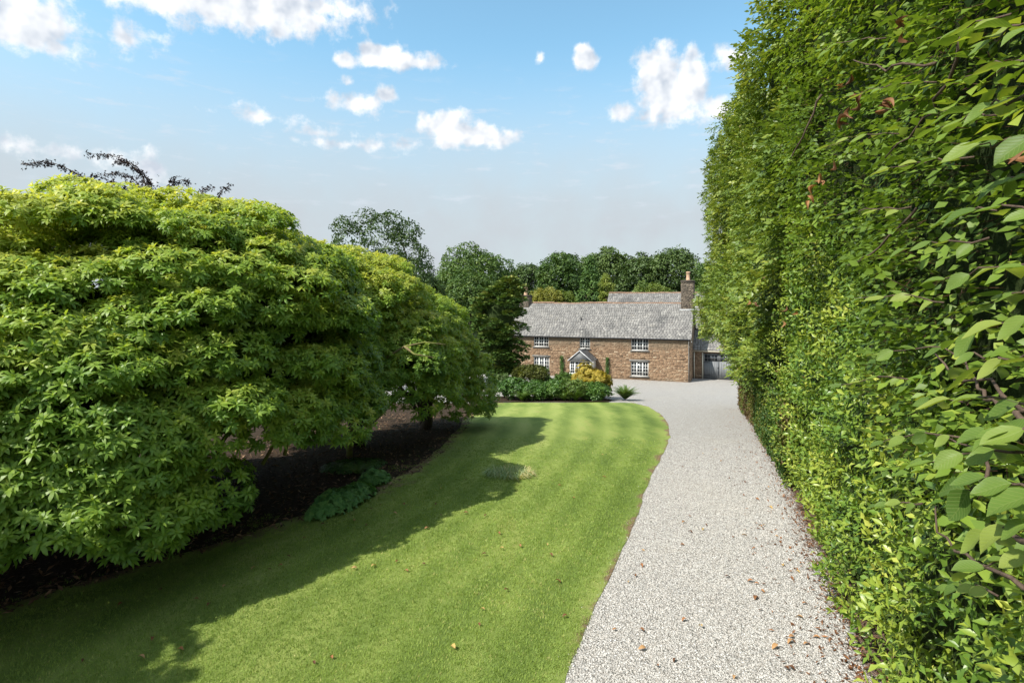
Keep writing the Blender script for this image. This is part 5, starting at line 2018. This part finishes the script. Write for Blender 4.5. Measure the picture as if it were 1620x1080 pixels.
TUF = [tuft_t(i) for i in range(6)]
x, y = scatter_lawn(135000, 5.2, 19.0)
e = lawn_edge(x, y)
k = rng.random(len(x)) > np.clip(e * 1.1 - .15, 0, .9) * (fbm(np.stack([x * 1.1, y * 1.1, 0 * x], -1)) > .45)
k &= np.abs((x / y) * F) < 900
k &= rng.random(len(x)) < np.clip((19.0 - y) / 10.0, 0, 1)
x, y = x[k], y[k]
pos = np.stack([x, y, G(y) + .002 + (fbm(np.stack([x * .8, y * .8, 0 * x], -1)) - .5) * .03 - .003], 1)
tl = np.clip(rng.normal(.42, .16, len(x)) + (rng.random(len(x)) < .03) * .5, 0, 1)
V, Fc, tn = inst_variants(TUF, frames(unit(np.stack([rng.normal(0, .1, len(x)), rng.normal(0, .1, len(x)), np.ones(len(x))], 1))), pos, rng.uniform(.7, 1.25, len(x)) * np.interp(y, [5, 17], [1, 1.35]), tl)
tag(part('grass', V, Fc, mat_grass, None, tint=tn, kind='stuff'), 'short mown grass blades of the lawn', 'grass')


def chip(seed):
    r = np.random.default_rng(seed)
    V = np.array([(1, 0, 0), (-1, 0, 0), (0, 1, 0), (0, -1, 0), (0, 0, 1), (0, 0, -1.)])
    V = V * r.uniform(.65, 1.25, (6, 1)) + r.normal(0, .22, (6, 3))
    V[:, 2] *= .7
    Fc = np.array([(0, 2, 4), (2, 1, 4), (1, 3, 4), (3, 0, 4), (2, 0, 5), (1, 2, 5), (3, 1, 5), (0, 3, 5)])
    return V, Fc, np.zeros(6)


CH = [chip(i) for i in range(9)]
n = 175000
y = 5.0 * (19.0 / 5.0) ** rng.random(n)
xl, xr = XR(y) - .02 - rng.random(n) ** 3 * .22, hedge_x(y, 1.5)
x = xl + (xr - xl) * rng.random(n)
e = drive_edge(x, y)
k = (rng.random(n) > e * 1.05) & (rng.random(n) < np.clip((19.0 - y) / 9.0, 0, 1))
x, y = x[k], y[k]
pos = np.stack([x, y, G(y) - .012 + (fbm(np.stack([x * .8, y * .8, 0 * x], -1)) - .5) * .03 + rng.uniform(-.002, .010, len(x))], 1)
q = rng.random((len(x), 4)); q = q / np.linalg.norm(q, axis=1, keepdims=True)
Rm = frames(unit(rng.normal(0, .5, (len(x), 3)) + UP))
tl = np.clip(rng.beta(2.2, 1.9, len(x)) + (rng.random(len(x)) < .05) * -.5, 0, 1)
V, Fc, tn = inst_variants(CH, Rm, pos, rng.lognormal(math.log(.0072), .25, len(x)) * np.interp(y, [5, 17], [1, 1.25]), tl)
tag(part('gravel', V, Fc, mat_stone_chip, None, tint=tn, kind='stuff'), 'pale grey stone chippings covering the drive', 'gravel')

# leaf litter: under the shrubs and along the hedge foot
def dead(seed, L=1., W=.34):
    r = np.random.default_rng(seed)
    V, Fc = leaf4(L, W, r.uniform(-.02, .14), r.uniform(-.15, .1))
    V = V - np.array([0, L / 2, 0])
    return V, Fc, np.zeros(len(V))


DEAD = [dead(i) for i in range(6)]
n = 7500
y = 6.3 * (26 / 6.3) ** rng.random(n)
x = XL(y) + .3 - rng.random(n) ** 1.2 * 6.5
pos = np.stack([x, y, G(y) + .012 + rng.random(n) * .03], 1)
V, Fc, tn = inst_variants(DEAD, frames(unit(np.stack([rng.normal(0, .3, n), rng.normal(0, .3, n), np.ones(n)], 1))), pos, rng.uniform(.06, .14, n), np.clip(rng.beta(1.6, 2.2, n), 0, 1))
tag(part('leaf_litter', V, Fc, mat_litter, None, tint=tn, kind='stuff'), 'dry leaf litter on the dark soil under the rhododendrons', 'leaf litter')
n = 3000
s = 4.5 * (31 / 4.5) ** rng.random(n)
u = 1.42 + rng.normal(0, .13, n) - (rng.random(n) < .14) * rng.random(n) * .9
pos = su(s, u, 0)
pos[:, 2] = G(pos[:, 1]) + .004 + rng.random(n) * .025
V, Fc, tn = inst_variants(DEAD, frames(unit(np.stack([rng.normal(0, .35, n), rng.normal(0, .35, n), np.ones(n)], 1))), pos, rng.uniform(.03, .085, n), np.clip(rng.beta(2, 2.2, n), 0, 1))
tag(part('leaf_litter', V, Fc, mat_dry, None, tint=tn, kind='stuff'), 'brown leaf litter strewn along the foot of the hedge', 'leaf litter')

FALL = []
for i in range(4):
    V, Fc = curled_leaf(i + 10)
    V = V - np.array([0, .05, 0])
    V[:, 2] *= .5
    FALL.append(make_mesh('fallen_leaf', V, Fc, mat_dry, np.full(len(V), .42), True))


def fallen(px, py, label, group, dz, sc_):
    x, y = gp(px, py)
    o = bpy.data.objects.new('fallen_leaf', FALL[rng.integers(0, 4)])
    COL.objects.link(o)
    o.location = (x, y, float(G(y)) + dz)
    o.rotation_euler = (rng.normal(0, .25), rng.normal(0, .25), rng.random() * 6.28)
    o.scale = (sc_,) * 3
    tag(o, label, 'leaf', group)


LL = 'dry brown fallen leaf lying on the mown lawn'
lp = [(895, 975), (762, 966), (673, 894), (630, 892), (720, 1025), (522, 1046), (494, 1050), (800, 936), (790, 872), (862, 862), (828, 868), (765, 878), (640, 905), (560, 905), (596, 895), (240, 1010), (285, 1030), (310, 950), (222, 1045), (400, 905), (440, 895), (460, 880), (330, 960), (250, 935), (510, 830), (560, 822), (590, 805), (600, 798), (640, 800), (690, 800), (745, 815), (770, 815), (790, 845), (700, 815), (620, 815), (480, 850), (430, 905), (360, 930), (130, 1045), (190, 960), (880, 925), (870, 880), (930, 800), (905, 790), (885, 770), (960, 720), (760, 990), (955, 760), (700, 770), (735, 760), (670, 840), (575, 835)]
for p in lp:
    fallen(p[0] + rng.normal(0, 3), p[1] + rng.normal(0, 2), LL, 'fallen leaves scattered on the lawn', .03, rng.uniform(.5, .95))
LD = 'dry brown fallen leaf lying on the pale gravel drive'
for i in range(56):
    py = 690 + 390 * rng.random() ** .8
    s_ = (CZ - float(G(gp(1100, py)[1]))) / 1
    gx, gy = gp(1100, py)
    xr_, xl_ = hedge_x(gy, 1.1), float(XR(gy)) + .2
    xx = xr_ - (xr_ - xl_) * rng.random() ** 1.9
    fallen(810 + F * xx / gy, py, LD, 'fallen leaves scattered on the gravel', .012, rng.uniform(.5, .95))
print('tris', sum(len(o.data.polygons) for o in SC.objects if o.type == 'MESH'), 'objects', len(SC.objects), 'leaves', n_leaf)
